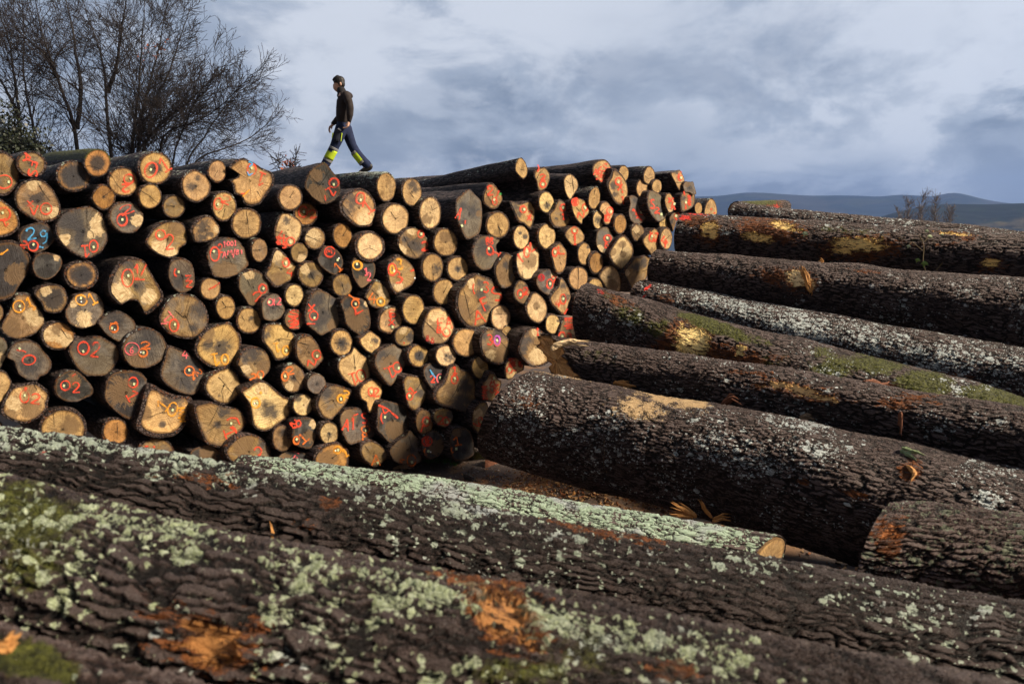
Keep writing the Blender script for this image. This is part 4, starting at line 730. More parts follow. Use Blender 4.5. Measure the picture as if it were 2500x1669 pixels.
    for cr in cracks:
        pl = to_px(dense(cr, 18)); pl = pl + nr.uniform(-1, 1, pl.shape)*.45
        v, q, _ = ribbon(pl, 1.2, plane, frame, .0115, .55, rg.random()*6)
        VV.append(v); QQ.append(q + nv); nv += len(v); ncr += len(q); FF.append(np.zeros((len(v), 3)))
        st = np.append(st, np.zeros(len(v))); br = np.append(br, np.zeros(len(v)))
    V = np.concatenate(VV); me = mesh('sawn_face', V, np.concatenate(QQ), Tf)
    fattr(me, 'fc', np.concatenate(FF), 'FLOAT_VECTOR'); fattr(me, 'st', st, 'FLOAT'); fattr(me, 'br', br, 'FLOAT')
    f = link('sawn_face', me, [FACE, CRACK], root)
    nq = len(Q); mi = np.zeros(len(me.polygons), np.int32); mi[nq:nq+ncr] = 1; me.polygons.foreach_set('material_index', mi)
    w = np.array(WOOD[style])*rg.uniform(.86, 1.12)*np.array([1, rg.uniform(.95, 1.04), rg.uniform(.85, 1.1)])
    f.color = (w[0], w[1], w[2], 1); f['grey'] = {'L': .22, 'P': .10, 'O': .25, 'M': .85, 'G': 1.0, 'D': .8}[style]*rg.uniform(.5, 1.0); f['heart'] = float(heart if heart > 0.02 else rg.uniform(0, .18))
    # ---- spray paint, paper tag, pin
    for col, items in strokes.items():
        VV, QQ, TT, SV = [], [], [], []; nv = 0; off = .0125 + .0009*'rqoynevcb'.find(col)
        for kind, a in items:
            off += .0002
            if kind == 'line':
                pl = to_px(soften(dense(a, 9), 2)); pl = pl + np.cumsum(nr.uniform(-1, 1, pl.shape)*.05, 0)
                wd = 4.9 if col in 'roy' else 4.4
                if col in 'nq': wd = 3.8
                v, q, sv = ribbon(pl, wd*rg.uniform(.9, 1.2), plane, frame, off, 0, rg.random()*6)
                VV.append(v); QQ.append(q + nv); SV.append(sv); nv += len(v)
            else:
                m0 = to_px([a[:2]])[0]; rr = a[2]/sc; tt = np.linspace(0, 6.283, 14, endpoint=False)
                ring = m0 + np.stack([np.cos(tt), np.sin(tt)], 1)*rr*(1 + nr.uniform(-.25, .25, 14))[:, None]
                q2_ = np.vstack([m0[None], ring]); v = (on_plane(q2_[:, 0], q2_[:, 1], c, n) - n*off - c) @ M
                VV.append(v); SV.append(np.array([0.] + [1.]*14)); k = np.arange(14)
                TT.append(np.stack([np.full(14, nv), nv + 1 + k, nv + 1 + (k+1) % 14], 1)); nv += 15
        me = mesh('painted_mark', np.concatenate(VV), np.concatenate(QQ) if QQ else None, np.concatenate(TT) if TT else None, False)
        fattr(me, 'sv', np.concatenate(SV), 'FLOAT'); link('painted_mark', me, PAINT[col], root)
    for a in tags + pins:
        m0 = to_px([a])[0]; an = rg.uniform(-.5, .5); pin = len(a) and a in pins
        hw, hh = (1.5, 1.5) if pin else (2.5, 3.1)
        cr = np.array([[-hw, -hh], [hw, -hh], [hw, hh], [-hw, hh]]) @ np.array([[math.cos(an), math.sin(an)], [-math.sin(an), math.cos(an)]]) + m0
        b0 = (on_plane(cr[:, 0], cr[:, 1], c, n) - c) @ M; v = np.vstack([b0 - nl*.012, b0 - nl*.0175])
        me = mesh('paper_tag', v, polys=[(4, 5, 6, 7), (0, 1, 5, 4), (1, 2, 6, 5), (2, 3, 7, 6), (3, 0, 4, 7)], smooth=False)
        link('white_pin' if pin else 'paper_tag', me, PINM if pin else TAGM, root)
    return root
LOG_LINES = [l for l in LOGS.strip().splitlines() if l.strip()]
PILE_ROOTS = [build_log(l, i) for i, l in enumerate(LOG_LINES)]
# ---------------------------------------------------------------- the big bark covered trunks in front and on the right
def falloff(px, py, blobs, base=None):
    out = np.zeros(len(px)) if base is None else base.copy()
    for b in blobs:
        cx, cy, rx, ry = b[:4]; rot = R(b[4]) if len(b) > 4 else 0; s = b[5] if len(b) > 5 else 1.0
        dx, dy = px - cx, py - cy; u = (dx*math.cos(rot) + dy*math.sin(rot))/rx; v = (-dx*math.sin(rot) + dy*math.cos(rot))/ry
        out = np.maximum(out, s*np.clip(1.3 - .8*np.sqrt(u*u + v*v), 0, 1))
    return out
def trunk(label, Lp, Rp, s0=0.0, s1=0.0, nth=200, ds=.012, mat=None, lich=(), moss=(), bare=(), dust=(), red=(), rust=(), top=(0, 0),
          side=0, lich_a=LICH_A, lich_b=LICH_B, barec=(.50,.29,.10), tilt=(0, 0), tiltr=(0, 0), seed=1, bend=0, flare=0, face='L', wavy=1.0, facec='M', tone=1.0, rag=0):
    (x0, t0, b0, D0), (x1, t1, b1, D1) = Lp, Rp; rs = np.random.RandomState(seed)
    P0 = at(x0, (t0+b0)/2., F*D0/(b0-t0)); P1 = at(x1, (t1+b1)/2., F*D1/(b1-t1))
    ax = P1 - P0; Ln = np.linalg.norm(ax); ax = ax/Ln
    e1 = unit(np.cross(ax, [0, 0, 1.0])); e2 = np.cross(e1, ax); M = np.stack([ax, e1, e2], 1)      # e1 towards the viewer, e2 up
    P0 = P0 - ax*s0; Lt = Ln + s0 + s1
    n = int(Lt/ds); s = np.linspace(0, Lt, n); th = np.linspace(0, 2*math.pi, nth, endpoint=False)
    Sg, Tg = np.meshgrid(s, th, indexing='ij')
    rad = (D0 + (D1-D0)*(Sg - s0)/Ln)/2
    ph = rs.uniform(0, 6.28, 12)
    k = 1 + wavy*(.022*np.sin(1.3*Sg + ph[0] + 1.5*np.sin(Tg + ph[1])) + .018*np.sin(2.9*Sg + ph[2] + 2*np.sin(Tg*2 + ph[3])) + .012*np.sin(Tg*3 + ph[4] + .8*Sg)
                 + .010*np.sin(5.3*Sg + ph[5] + 2*Tg) + .016*np.sin(2*Tg + ph[6] + .3*Sg))
    for q in range(9):                      # knots and swellings
        sk, tk, wk = rs.uniform(.2, Lt), rs.uniform(0, 6.28), rs.uniform(.07, .20); dt = np.angle(np.exp(1j*(Tg - tk)))*rad
        k = k + rs.uniform(.02, .075)*wavy*np.exp(-((Sg - sk)**2*.45 + dt**2)/wk**2)
    if flare: k = k*(1 + flare*np.exp(-(Sg)/.5))
    Y = np.cos(Tg)*rad*k; Z = np.sin(Tg)*rad*k
    f0 = np.clip(1 - Sg/.9, 0, 1); f1 = np.clip(1 - (Lt - Sg)/.9, 0, 1)
    X = Sg + f0*(tilt[0]*np.cos(Tg) + tilt[1]*np.sin(Tg))*rad + f1*(tiltr[0]*np.cos(Tg) + tiltr[1]*np.sin(Tg))*rad
    if rag: X = X + f0*rag*(np.sin(3*Tg + ph[9]) + .8*np.sin(7*Tg + ph[10]) + .6*np.sin(13*Tg + ph[11]) + .5*np.sin(23*Tg))
    Zb = Z + bend*np.sin(np.clip(Sg/Lt, 0, 1)*math.pi) + D0*.018*np.sin(1.15*Sg + ph[7]); Y = Y + D0*.03*np.sin(.8*Sg + ph[8])
    V = np.stack([X, Y, Zb], -1).reshape(-1, 3)
    # the last ring is pulled in a little so that bark rims do not look like a pipe
    me = mesh('trunk', V, grid_quads(n, nth)); fattr(me, 'lc', np.stack([X, Y, Z], -1), 'FLOAT_VECTOR')
    W = V @ M.T + P0; px, py = proj(W); N_ = np.stack([0*Tg, np.cos(Tg), np.sin(Tg)], -1).reshape(-1, 3) @ M.T
    vis = ((CAM - W)*N_).sum(1) > -.02; up = np.clip(N_[:, 2], 0, 1)
    base = top[0]*up**2 + side
    ma = np.stack([falloff(px, py, lich)*vis, falloff(px, py, moss)*vis, falloff(px, py, bare)*vis, falloff(px, py, dust)*vis], 1)
    ma[:, 0] = np.maximum(ma[:, 0], base); ma[:, 1] = np.maximum(ma[:, 1], top[1]*up**2)
    mb = np.stack([falloff(px, py, red)*vis, falloff(px, py, rust)*vis, 0*px, 0*px], 1)
    fattr(me, 'ma', ma, 'FLOAT_COLOR'); fattr(me, 'mb', mb, 'FLOAT_COLOR')
    mw = Matrix([list(M[i]) + [P0[i]] for i in range(3)] + [[0, 0, 0, 1]])
    root = link('felled_trunk', me, mat or BARK, matrix=mw); tag(root, label, 'tree trunk', 'bark covered trunks lying beside the pile')
    root['tone'] = tone; root['barec'] = barec; root['lich_a'] = lich_a; root['lich_b'] = lich_b
    for end in face:
        ring = (V.reshape(n, nth, 3)[0] if end == 'L' else V.reshape(n, nth, 3)[-1]); m0 = ring.mean(0); K = 18
        sgn = -1 if end == 'L' else 1
        vf = [m0[None]] + [m0 + (ring - m0)*(.955*q/K) for q in range(1, K+1)] + [m0 + (ring - m0)*.975 - np.array([sgn*.04, 0, 0])]
        vf = np.concatenate(vf); vf[:, 0] += sgn*.004 + .012*np.sin(vf[:, 1]*9)*np.cos(vf[:, 2]*7)
        fcx = np.concatenate([np.zeros((1, 3))] + [np.stack([np.cos(th)*q/K, np.sin(th)*q/K, np.full(nth, q/K)], 1) for q in range(1, K+2)])
        Q = grid_quads(K+1, nth) + 1; j = np.arange(nth); T = np.stack([np.zeros(nth, int), 1 + j, 1 + (j+1) % nth], 1)
        fm = mesh('sawn_face', vf, Q, T); fattr(fm, 'fc', fcx, 'FLOAT_VECTOR'); fattr(fm, 'st', np.zeros(len(vf)), 'FLOAT')
        fattr(fm, 'br', np.clip(rs.uniform(-1, .6, len(vf)), 0, 0), 'FLOAT')
        fo = link('sawn_face', fm, FACE, root); w = WOOD[facec]; fo.color = (*w, 1); fo['heart'] = .15; fo['grey'] = .4
    root['len_m'] = float(Lt)
    return root
WH_A, WH_B = (.56,.60,.60), (.42,.47,.45)
GR_A, GR_B = (.50,.55,.39), (.30,.35,.18)
# nearest the camera, blurred by the lens
trunk('nearest trunk across the bottom, thick with pale green lichen and two torn orange wounds', (0, 1176, 1640, .80), (2000, 1616, 2190, .80), 1.2, 1.6, 260, .010,
      lich=[(60,1330,300,220,15,1.01),(330,1290,260,90,14,1.15),(700,1380,420,75,14,1.01),(430,1300,70,40,14,1.76),(455,1355,60,28,12,1.76),(820,1450,300,80,14,0.84),(1000,1440,170,80,12,1.28),(1120,1480,140,50,14,1.35),
            (680,1500,60,40,30,1.62),(180,1420,160,70,0,1.08),(1340,1520,230,70,13,1.28),(1500,1560,120,50,10,1.28),(1750,1600,250,60,13,1.15),(880,1600,240,60,0,0.92),(1120,1640,120,50,0,1.08),(300,1500,150,80,0,0.61),(1300,1640,200,50,0,0.81)],
      moss=[(40,1270,200,110,10,.62),(90,1400,160,90,0,.50),(180,1480,110,60,0,.42),(1450,1600,330,80,12,.42),(1250,1640,200,50,0,.5)],
      bare=[(1225,1500,75,55,35,.95),(520,1570,95,60,25,.85),(1290,1560,70,30,40,.7)], rust=[(1180,1440,130,35,14,.75),(1260,1540,110,70,35,.75),(520,1560,170,90,20,.62),(1640,1640,80,40,0,.6),(480,1265,120,12,14,.6),(620,1295,90,10,12,.6)],
      red=[(478,1266,34,7,10,.55)], lich_a=GR_A, lich_b=(.31,.36,.20), barec=(.31,.130,.036), seed=11, tone=.70, side=.22, face='LR')
trunk('second trunk behind the nearest one with deep dark fissures and a frosted top edge', (0, 1050, 1286, .64), (2500, 1482, 1762, .66), 1.2, .9, 260, .011,
      lich=[(120,1075,260,45,8,1.32),(420,1120,260,42,10,1.32),(760,1165,260,32,9,1.21),(1100,1240,260,45,9,1.12),(1330,1300,240,45,9,0.78),(600,1160,120,35,8,0.85),(1000,1290,180,50,8,0.65),(1300,1380,200,70,9,0.62),(1800,1400,140,40,9,0.85),(2150,1480,260,60,9,0.74),(2350,1560,200,60,9,0.62),(560,1170,40,25,0,1.40),(1850,1395,60,30,0,1.24)],
      rust=[(1450,1300,120,14,14,.7),(1560,1318,110,10,10,.6),(500,1170,120,22,10,.4),(800,1230,40,18,0,.6),(760,1290,60,22,0,.35)], red=[(900,1161,15,8,0,.95),(1008,1176,13,10,0,.95),(60,1041,40,7,0,.6),(585,1131,18,4,0,.6),(105,1108,16,9,-40,.5)],
      lich_a=(.48,.54,.46), lich_b=(.36,.42,.32), seed=22, tone=.55, face='LR', side=.03)
trunk('slim short trunk coated in mint green lichen, its sawn end pale', (640, 1120, 1232, .46), (1872, 1304, 1432, .46), .25, 0, 190, .009, BARK_FINE,
      lich=[(1300,1225,720,60,9,1.50),(1600,1290,330,50,9,1.65),(800,1150,250,40,8,1.38)], lich_a=(.46,.56,.44), lich_b=(.33,.43,.30), seed=33, bend=.045, face='LR', facec='L', side=.3, tiltr=(-.85,.1), red=[(1010,1172,12,8,0,.0)])
trunk('mossy trunk corner at the bottom, closest to the camera', (-100, 1585, 2050, .50), (420, 1735, 2180, .50), .5, .8, 160, .010, moss=[(60,1620,180,50,15,.8)], lich=[(100,1640,150,30,15,.4)], seed=44, face='LR', side=.1, rust=[(30,1640,60,20,0,.4)])
trunk('cut off olive grey trunk with an orange scraped rim, at the photo edge', (2150, 1236, 1455, .72), (2500, 1258, 1490, .72), 0, 1.0, 220, .008, BARK,
      lich=[(2350,1300,240,60,4,.35)], bare=[(2172,1300,34,34,0,.60)], rust=[(2168,1312,42,60,10,.75)], lich_a=(.21,.225,.165), lich_b=(.13,.145,.095), barec=(.40,.14,.04), tilt=(-.62,.10), seed=55, tone=1.25, side=.85, face='LR', facec='D')
# the stack on the right
trunk('giant dark trunk dusted with sawdust along its back', (1256, 900, 1131, 1.46), (2107, 1064, 1374, 1.46), 0, 2.6, 300, .012, BARK_STACK,
      lich=[(1290,1010,80,100,20,0.85),(1420,1080,110,60,10,0.85),(1520,1050,130,45,15,0.76),(1740,1090,110,55,15,1.00),(1840,1120,110,55,15,1.00),(1960,1030,90,45,20,1.03),(2010,1100,80,45,10,1.08),(1900,1200,200,60,15,0.35),(2420,1225,42,30,0,1.58),(2420,1160,80,40,0,0.83),(1800,1140,200,100,12,0.38),(1600,1130,200,60,12,0.38)],
      dust=[(1420,915,150,16,9,.78),(1340,906,60,10,5,.7),(1620,962,130,30,20,.66),(1560,1000,90,40,10,.55),(1690,985,60,20,10,.6)],
      rust=[(2225,1150,30,30,0,.75),(1960,1175,25,8,10,.75),(2090,1205,35,10,15,.75),(1290,985,50,40,0,.4)], lich_a=WH_A, lich_b=WH_B, seed=66, tilt=(-.14,.30), face='LR', wavy=.8)
trunk('brown trunk with a pale oblique felling cut and a torn strip', (1420, 829, 950, .80), (2300, 966, 1135, .80), .48, 1.6, 210, .012, BARK_STACK,
      bare=[(1960,955,62,11,14,1.0),(1905,940,45,10,5,.8),(2020,972,30,8,14,.85)], rust=[(1950,955,130,22,12,.6),(2190,985,55,16,0,.72),(2230,975,70,14,0,.6),(1840,913,60,8,5,.5)], moss=[(1470,870,80,40,10,0.40)], lich=[(1900,960,300,60,10,.3),(2150,1000,300,40,10,.25)],
      lich_a=WH_A, lich_b=WH_B, barec=(.72,.42,.16), seed=77, tilt=(1.55,-.45), rag=.05, facec='P', face='LR')
trunk('mossy trunk with a bare yellow patch on its flank', (1450, 703, 848, 1.06), (2084, 868, 1048, 1.08), .12, 3.0, 230, .012, BARK_STACK,
      bare=[(1690,832,42,40,15,1.1),(1810,855,16,14,0,.8),(1680,865,28,22,30,.9)], rust=[(1670,845,70,60,15,.85),(1770,870,140,30,12,.75),(1510,735,60,18,25,.45),(1660,900,60,20,0,.5),(1900,870,30,8,0,.5)],
      moss=[(1540,770,60,40,15,0.50),(1600,800,60,40,0,0.50),(1500,735,70,18,30,0.40),(1750,800,110,18,20,0.76),(1850,830,60,14,18,0.56),(2030,900,60,40,0,0.64),(2130,890,90,30,8,0.68),(2250,940,80,38,0,0.84),(2300,905,40,12,0,0.72),(2460,965,120,25,4,1.00),(1900,870,60,40,0,0.40),(1880,900,40,30,0,0.48),(2000,860,60,20,10,0.48)],
      lich=[(1470,780,60,30,15,.55),(1530,810,70,40,15,.5),(2000,905,70,40,30,.8),(2330,945,25,20,0,1.2),(2050,930,100,40,0,.5),(2350,940,60,20,0,.6)], red=[(1462,712,16,7,20,.45)], lich_a=WH_A, lich_b=WH_B, barec=(.80,.55,.20), seed=88, tilt=(-.05,-.25), facec='M', face='LR')
trunk('trunk flecked white with lichen all along, red paint at its tip', (1565, 684, 790, .875), (2329, 826, 990, 1.04), 0, 1.8, 200, .012, BARK_STACK,
      lich=[(1780,750,150,50,14,1.12),(1950,795,160,60,14,1.18),(2130,830,180,60,12,1.12),(2300,875,200,55,10,1.18),(2450,890,140,60,8,1.03),(1640,712,80,30,10,0.92)], side=.30, red=[(1582,704,12,5,-40,.7),(1574,722,10,5,-40,.55)], rust=[(1625,730,40,14,10,.5),(2200,905,90,14,8,.6),(2300,915,80,10,6,.6)],
      lich_a=WH_A, lich_b=WH_B, seed=99, tilt=(-.1,-.1), facec='O', face='LR')
trunk('furrowed trunk with a splintered branch scar', (1605, 611, 716, .88), (2500, 682, 860, 1.15), 0, 1.2, 220, .011, BARK_STACK,
      bare=[(1950,680,32,20,25,1.05),(1975,692,20,14,40,.9)], rust=[(1910,675,70,22,0,.72),(1950,690,60,26,0,.6),(2120,664,60,6,4,.5)], lich=[(2217,707,20,12,0,1.1),(2300,760,300,60,6,.30),(1700,650,120,25,5,.35),(2400,690,180,20,5,.42)], side=.03, lich_a=(.45,.45,.45), lich_b=(.33,.33,.32), barec=(.78,.55,.26), seed=110, tilt=(-.1,-.1), face='LR')
trunk('uppermost trunk with several bare orange patches and an ivy shoot', (1665, 522, 622, .86), (2500, 576, 704, .90), 0, 1.2, 220, .011, BARK_STACK,
      bare=[(1733,560,24,20,0,1.05),(1740,575,12,10,0,.8),(1850,580,42,12,8,.9),(1915,552,40,10,14,.95),(2095,597,62,15,5,1.15),(2060,612,40,12,0,.7),(2418,642,24,13,0,.95),(2330,571,55,4,5,.8),(2140,585,20,8,0,.8)],
      rust=[(1880,560,90,34,8,.8),(1735,570,45,36,0,.6),(2100,605,110,34,0,.72),(1700,540,40,18,0,.7),(2360,582,30,14,0,.6),(2420,645,40,22,0,.6),(2320,596,40,8,0,.5)],
      red=[(1700,522,40,8,5,.5),(1672,532,18,8,0,.6)], moss=[(2080,565,160,18,5,0.44),(2230,580,120,18,5,0.40)], lich=[(1770,565,30,16,0,.8),(1790,560,20,12,0,.8),(2000,540,300,14,4,.5),(1670,556,30,10,0,.8)], side=.04, lich_a=WH_A, lich_b=WH_B, barec=(.78,.50,.16), seed=121, tilt=(-.1,-.05), face='LR')
trunk('hindmost dark trunk along the skyline of the stack', (1790, 497, 570, .74), (2500, 567, 655, .70), 0, 1.2, 160, .013, BARK_STACK,
      lich=[(2100,545,500,26,5,.52)], moss=[(2250,570,200,20,5,0.28)], lich_a=WH_A, lich_b=WH_B, seed=132, face='LR')
trunk('short trunk on the skyline with moss and a red painted tip', (1795, 493, 532, .40), (1918, 490, 519, .34), 0, 0, 120, .010, BARK_FINE, moss=[(1860,492,60,12,0,0.64)], red=[(1895,506,9,9,20,.55)], rust=[(1890,500,22,14,0,.7)], seed=143, face='LR', facec='O', tiltr=(-.25,0))
# ---------------------------------------------------------------- ground and far hills
def sstep(x, a, b): u = np.clip((x - a)/(b - a), 0, 1); return u*u*(3 - 2*u)
def ground_z(x, y):
    r = np.hypot(x, y)
    z = np.interp(y, [-60, 2.5, 3.6, 5, 6.6, 7.6, 10.6, 12], [1.8, 2.2, 2.0, 1.35, .95, .40, 0, 0])*sstep(60 - r, 0, 40)
    z = z + .05*np.sin(x*2.1 + 1)*np.sin(y*1.7) + .03*np.sin(x*5.3 + y*3.1)
    m = np.hypot((x - 1.2)/1.4, (y - 10.9)/1.1); z = z + .42*np.clip(1 - m, 0, 1)**.8      # chip heap by the giant trunk
    return z - 150*sstep(r, 70, 900)
def build_ground():
    rr = np.concatenate([np.linspace(.5, 20, 150), np.geomspace(20.5, 9000, 70)]); nth = 300
    th = np.linspace(0, 2*math.pi, nth, endpoint=False); Rg, Tg = np.meshgrid(rr, th, indexing='ij')
    X, Y = np.sin(Tg)*Rg, np.cos(Tg)*Rg; V = np.stack([X, Y, ground_z(X, Y)], -1).reshape(-1, 3)
    V = np.vstack([V, [[0, 0, ground_z(0., 0.)]]]); j = np.arange(nth)
    me = mesh('ground', V, grid_quads(len(rr), nth), np.stack([np.full(nth, len(V)-1), (j+1) % nth, j], 1))
    m, t, b = material('earth_and_chips'); co = t.new('ShaderNodeTexCoord').outputs['Object']
    n1 = t.noise(co, 1.2, 5, .6); n2 = t.noise(co, 24.0, 5, .7); n3 = t.noise(co, 70.0, 3, .6)
    c = t.mix(n2, rgb(.040,.027,.021), rgb(.125,.088,.070))
    c = t.mix(t.step(n1, .48, .62), c, t.mix(n3, rgb(.12,.055,.024), rgb(.33,.18,.08)))
    c = t.mix(t.step(n3, .60, .70), c, rgb(.21,.16,.12))
    far = t.step(t.vm('LENGTH', co, out=1), 40.0, 160.0); n4 = t.noise(co, .006, 5, .6)
    c = t.mix(far, c, t.mix(t.step(n4, .42, .58), rgb(.030,.040,.022), rgb(.085,.075,.040)))
    t.put(b.inputs['Base Color'], c); b.inputs['Roughness'].default_value = .9
    bp = t.new('ShaderNodeBump', inp={'Strength': .8, 'Distance': .03}); t.put(bp.inputs['Height'], t.m('ADD', n2, n3)); t.put(b.inputs['Normal'], bp.outputs[0])
    tag(link('ground', me, m), kind='structure')
def hill_range(name, prof, d0, d1, d2, zbase, rough, cols, seed):
    """a real ridge: rises from d0 to its crest at d1 and falls away to d2; crest heights follow the skyline"""
    xs = np.array([p[0] for p in prof], float); ys = np.array([p[1] for p in prof], float)
    x = np.linspace(xs[0], xs[-1], 520); y = np.interp(x, xs, ys); rs = np.random.RandomState(seed)
    for k in range(2): y[1:-1] = .25*y[:-2] + .5*y[1:-1] + .25*y[2:]
    d = unit([1, 0, 0]); A = ray(x, y); hz = np.hypot(A[:, 0], A[:, 1]); dirs = A[:, :2]/hz[:, None]; zc = CAM[2] + A[:, 2]/hz*d1
    rows = []
    for t in np.linspace(0, 1, 60):
        dist = d0 + (d1-d0)*t; z = zbase + (zc - zbase)*(t**1.25*.55 + .45*sstep(t, 0, 1))
        nz = sum(math.pow(.5, k)*np.sin(x*.011*2**k + rs.uniform(0, 6) + t*9*1.7**k)*np.cos(t*14*1.5**k + x*.005*2**k + rs.uniform(0, 6)) for k in range(4))
        rows.append(np.stack([dirs[:, 0]*dist, dirs[:, 1]*dist, z + rough*nz*t*(1-t)*3], 1))
    for t in (.3, 1.0):
        dist = d1 + (d2-d1)*t; rows.append(np.stack([dirs[:, 0]*dist, dirs[:, 1]*dist, zc + (zbase - zc)*t], 1))
    V = np.concatenate(rows); me = mesh(name, V, grid_quads(len(rows), len(x), False))
    m, t, b = material('hillside_' + name); co = t.new('ShaderNodeTexCoord').outputs['Object']
    n = t.noise(co, cols[2], 6, .62); n2 = t.noise(co, cols[2]*5, 4, .65)
    c = t.mix(t.step(n, cols[3], cols[3] + .07), rgb(*cols[0]), rgb(*cols[1])); c = t.mix(t.m('MULTIPLY', t.step(n2, .5, .6), .6), c, rgb(.022,.030,.018))
    t.put(b.inputs['Base Color'], c); b.inputs['Roughness'].default_value = 1.0; b.inputs['Specular IOR Level'].default_value = 0
    tag(link(name, me, m), kind='structure')
build_ground()
hill_range('mountains', [(-3500,500),(-1500,470),(0,492),(800,486),(1400,484),(1697,480),(1769,478),(1813,469.6),(1867,470.7),(1940,476),(1976,478),(2048,477),(2102,478),(2150,481),(2193,474.5),(2247,478),(2287,481.5),(2308,469.5),(2345,470.5),(2374,480),(2428,492),(2500,500),(2800,488),(3400,470),(5000,490)],
           2300, 3600, 5200, -150, 30, ((.010,.015,.017),(.028,.028,.026),.0016, .52), 3)
hill_range('near_hills', [(1900,565),(2100,545),(2180,520),(2240,506),(2272,500),(2320,498),(2410,499),(2500,496),(2700,492),(3100,500),(3600,520)],
           900, 1500, 2200, -150, 12, ((.018,.022,.020),(.085,.070,.040),.005, .54), 8)
# ---------------------------------------------------------------- bare trees behind the pile
class Tubes:
    def __init__(s): s.V = []; s.Q = []; s.n = 0
    def add(s, P, r, k=4):
        P = np.asarray(P, float); m = len(P); d = np.gradient(P, axis=0); d /= np.maximum(np.linalg.norm(d, axis=1), 1e-9)[:, None]
        ref = np.array([.31, .87, .12]); a = np.cross(d, ref); a /= np.maximum(np.linalg.norm(a, axis=1), 1e-9)[:, None]; b = np.cross(d, a)
        t = np.arange(k)/k*2*math.pi; r = np.broadcast_to(np.asarray(r, float), (m,))
        V = P[:, None] + (a[:, None]*np.cos(t)[None, :, None] + b[:, None]*np.sin(t)[None, :, None])*r[:, None, None]
        s.V.append(V.reshape(-1, 3)); s.Q.append(grid_quads(m, k) + s.n); s.n += m*k
    def build(s, name, mat, parent=None, origin=(0, 0, 0), smooth=True):
        return link(name, mesh(name, np.concatenate(s.V) - np.asarray(origin), np.concatenate(s.Q), None, smooth), mat, parent)
TREE_BARK = plain('tree_bark', (.018, .015, .014), .9, .5, 9)
TWIG = plain('twig_bark', (.017, .013, .013), .9, .4, 20)
DEAD_LEAF = plain('dead_leaf', (.20, .055, .022), .7, .5, 15)
def leaf_mesh(pts, size, rs, flat=.35):
    """small folded leaves, each two quads"""
    V = []; Q = []; n = 0
    for p in pts:
        d = unit(rs.normal(size=3)); u = unit(np.cross(d, rs.normal(size=3))); w = np.cross(d, u); L = size*rs.uniform(.7, 1.3)
        V += [p, p + d*L*.5 + u*L*flat + w*L*.08, p + d*L, p + d*L*.5 - u*L*flat + w*L*.08]; Q.append([n, n+1, n+2, n+3]); n += 4
    return np.array(V), np.array(Q)
def grow(tb, rs, p, d, L, r, lvl, up, out, rmin):
    seg = max(.12, L/7); m = max(3, int(L/seg) + 1); P = [p]; dd = d.copy()
    for i in range(m - 1):
        dd = unit(dd + rs.normal(size=3)*.13 + np.array([0, 0, up]) + out*.03); P.append(P[-1] + dd*seg)
    P = np.array(P); rr = np.maximum(r*(1 - .80*np.linspace(0, 1, m)), rmin)
    tb.add(P, rr, 5 if lvl == 0 else (4 if lvl == 1 else 3))
    if lvl >= 3: return
    nchild = {0: 8, 1: 9, 2: 4}[lvl]; nchild = max(2, int(nchild*min(1.7, .45 + L*.42)))
    for j in range(nchild):
        q = rs.uniform(.18, 1.0); i = min(m - 2, int(q*(m-1))); f = q*(m-1) - i
        b = P[i] + (P[i+1] - P[i])*f; t = unit(P[i+1] - P[i]); n = unit(np.cross(t, rs.normal(size=3)))
        a = R(rs.uniform(20, 48)); cl = L*rs.uniform(.34, .62)*(1.15 - .5*q)
        if cl < .18: continue
        grow(tb, rs, b, unit(t*math.cos(a) + n*math.sin(a)), cl, max(rr[i]*.55, rmin), lvl + 1, up, out, rmin)
def bare_tree(label, depth, stems, seed, rbase=.13, twig=.0070, spread=1.3, dens=1.0, lean=.0, leaves=(), leaf=.11, name='bare_tree', group='bare trees behind the pile', cat='tree', twl=1.25):
    rs = np.random.RandomState(seed); b = stems[0][0]; base = at(float(b[0]), float(b[1]), depth); base[2] = ground_z(base[0], base[1]) - .05
    root = empty(name, base); tag(root, label, cat, group); tr = Tubes(); cr = Tubes()
    for st in stems:
        st = np.array(st, float); dz = rs.uniform(-1, 1)*spread
        P = np.array([at(x, y, depth + dz*(k/(len(st)-1))*2) for k, (x, y) in enumerate(st)])
        if st[0][1] > 330: P = np.vstack([base + (P[0] - base)*np.array([.6, .6, 0]), P])
        u = np.linspace(0, len(P)-1, 40); P = np.stack([np.interp(u, np.arange(len(P)), P[:, k]) for k in range(3)], 1); P = soften(P, 14)
        P += np.cumsum(rs.normal(size=P.shape)*.012, 0); Ls = np.linalg.norm(np.diff(P, axis=0), axis=1).sum()
        rr = rbase*.68*(1 - .86*np.linspace(0, 1, 40)**.8); tr.add(P, rr, 8)
        nb = int(Ls*3.7*dens)
        for j in range(nb):
            q = rs.uniform(.06, 1.0); i = min(38, int(q*39)); t = unit(P[i+1] - P[i]); n = unit(np.cross(t, rs.normal(size=3)) + np.array([lean, 0, 0]))
            a = R(rs.uniform(20, 48)); grow(cr, rs, P[i], unit(t*math.cos(a) + n*math.sin(a)), rs.uniform(1.0, 2.3)*twl*(1.3 - .6*q), max(.42*rr[i], twig*1.5), 1, .035, n, twig)
    tr.build('trunk', TREE_BARK, root, base); cr.build('crown', TWIG, root, base)
    if leaves:
        pts = np.concatenate([at(x, y, depth + rs.uniform(-.4, .4))[None] + rs.normal(size=(k, 3))*s for x, y, k, s in leaves])
        V, Q = leaf_mesh(pts, leaf, rs); link('leaves', mesh('leaves', V - base, Q, None, False), DEAD_LEAF, root)
    return root
def X(pts, k=3.174): return [(x/k, y/k) for x, y in pts]
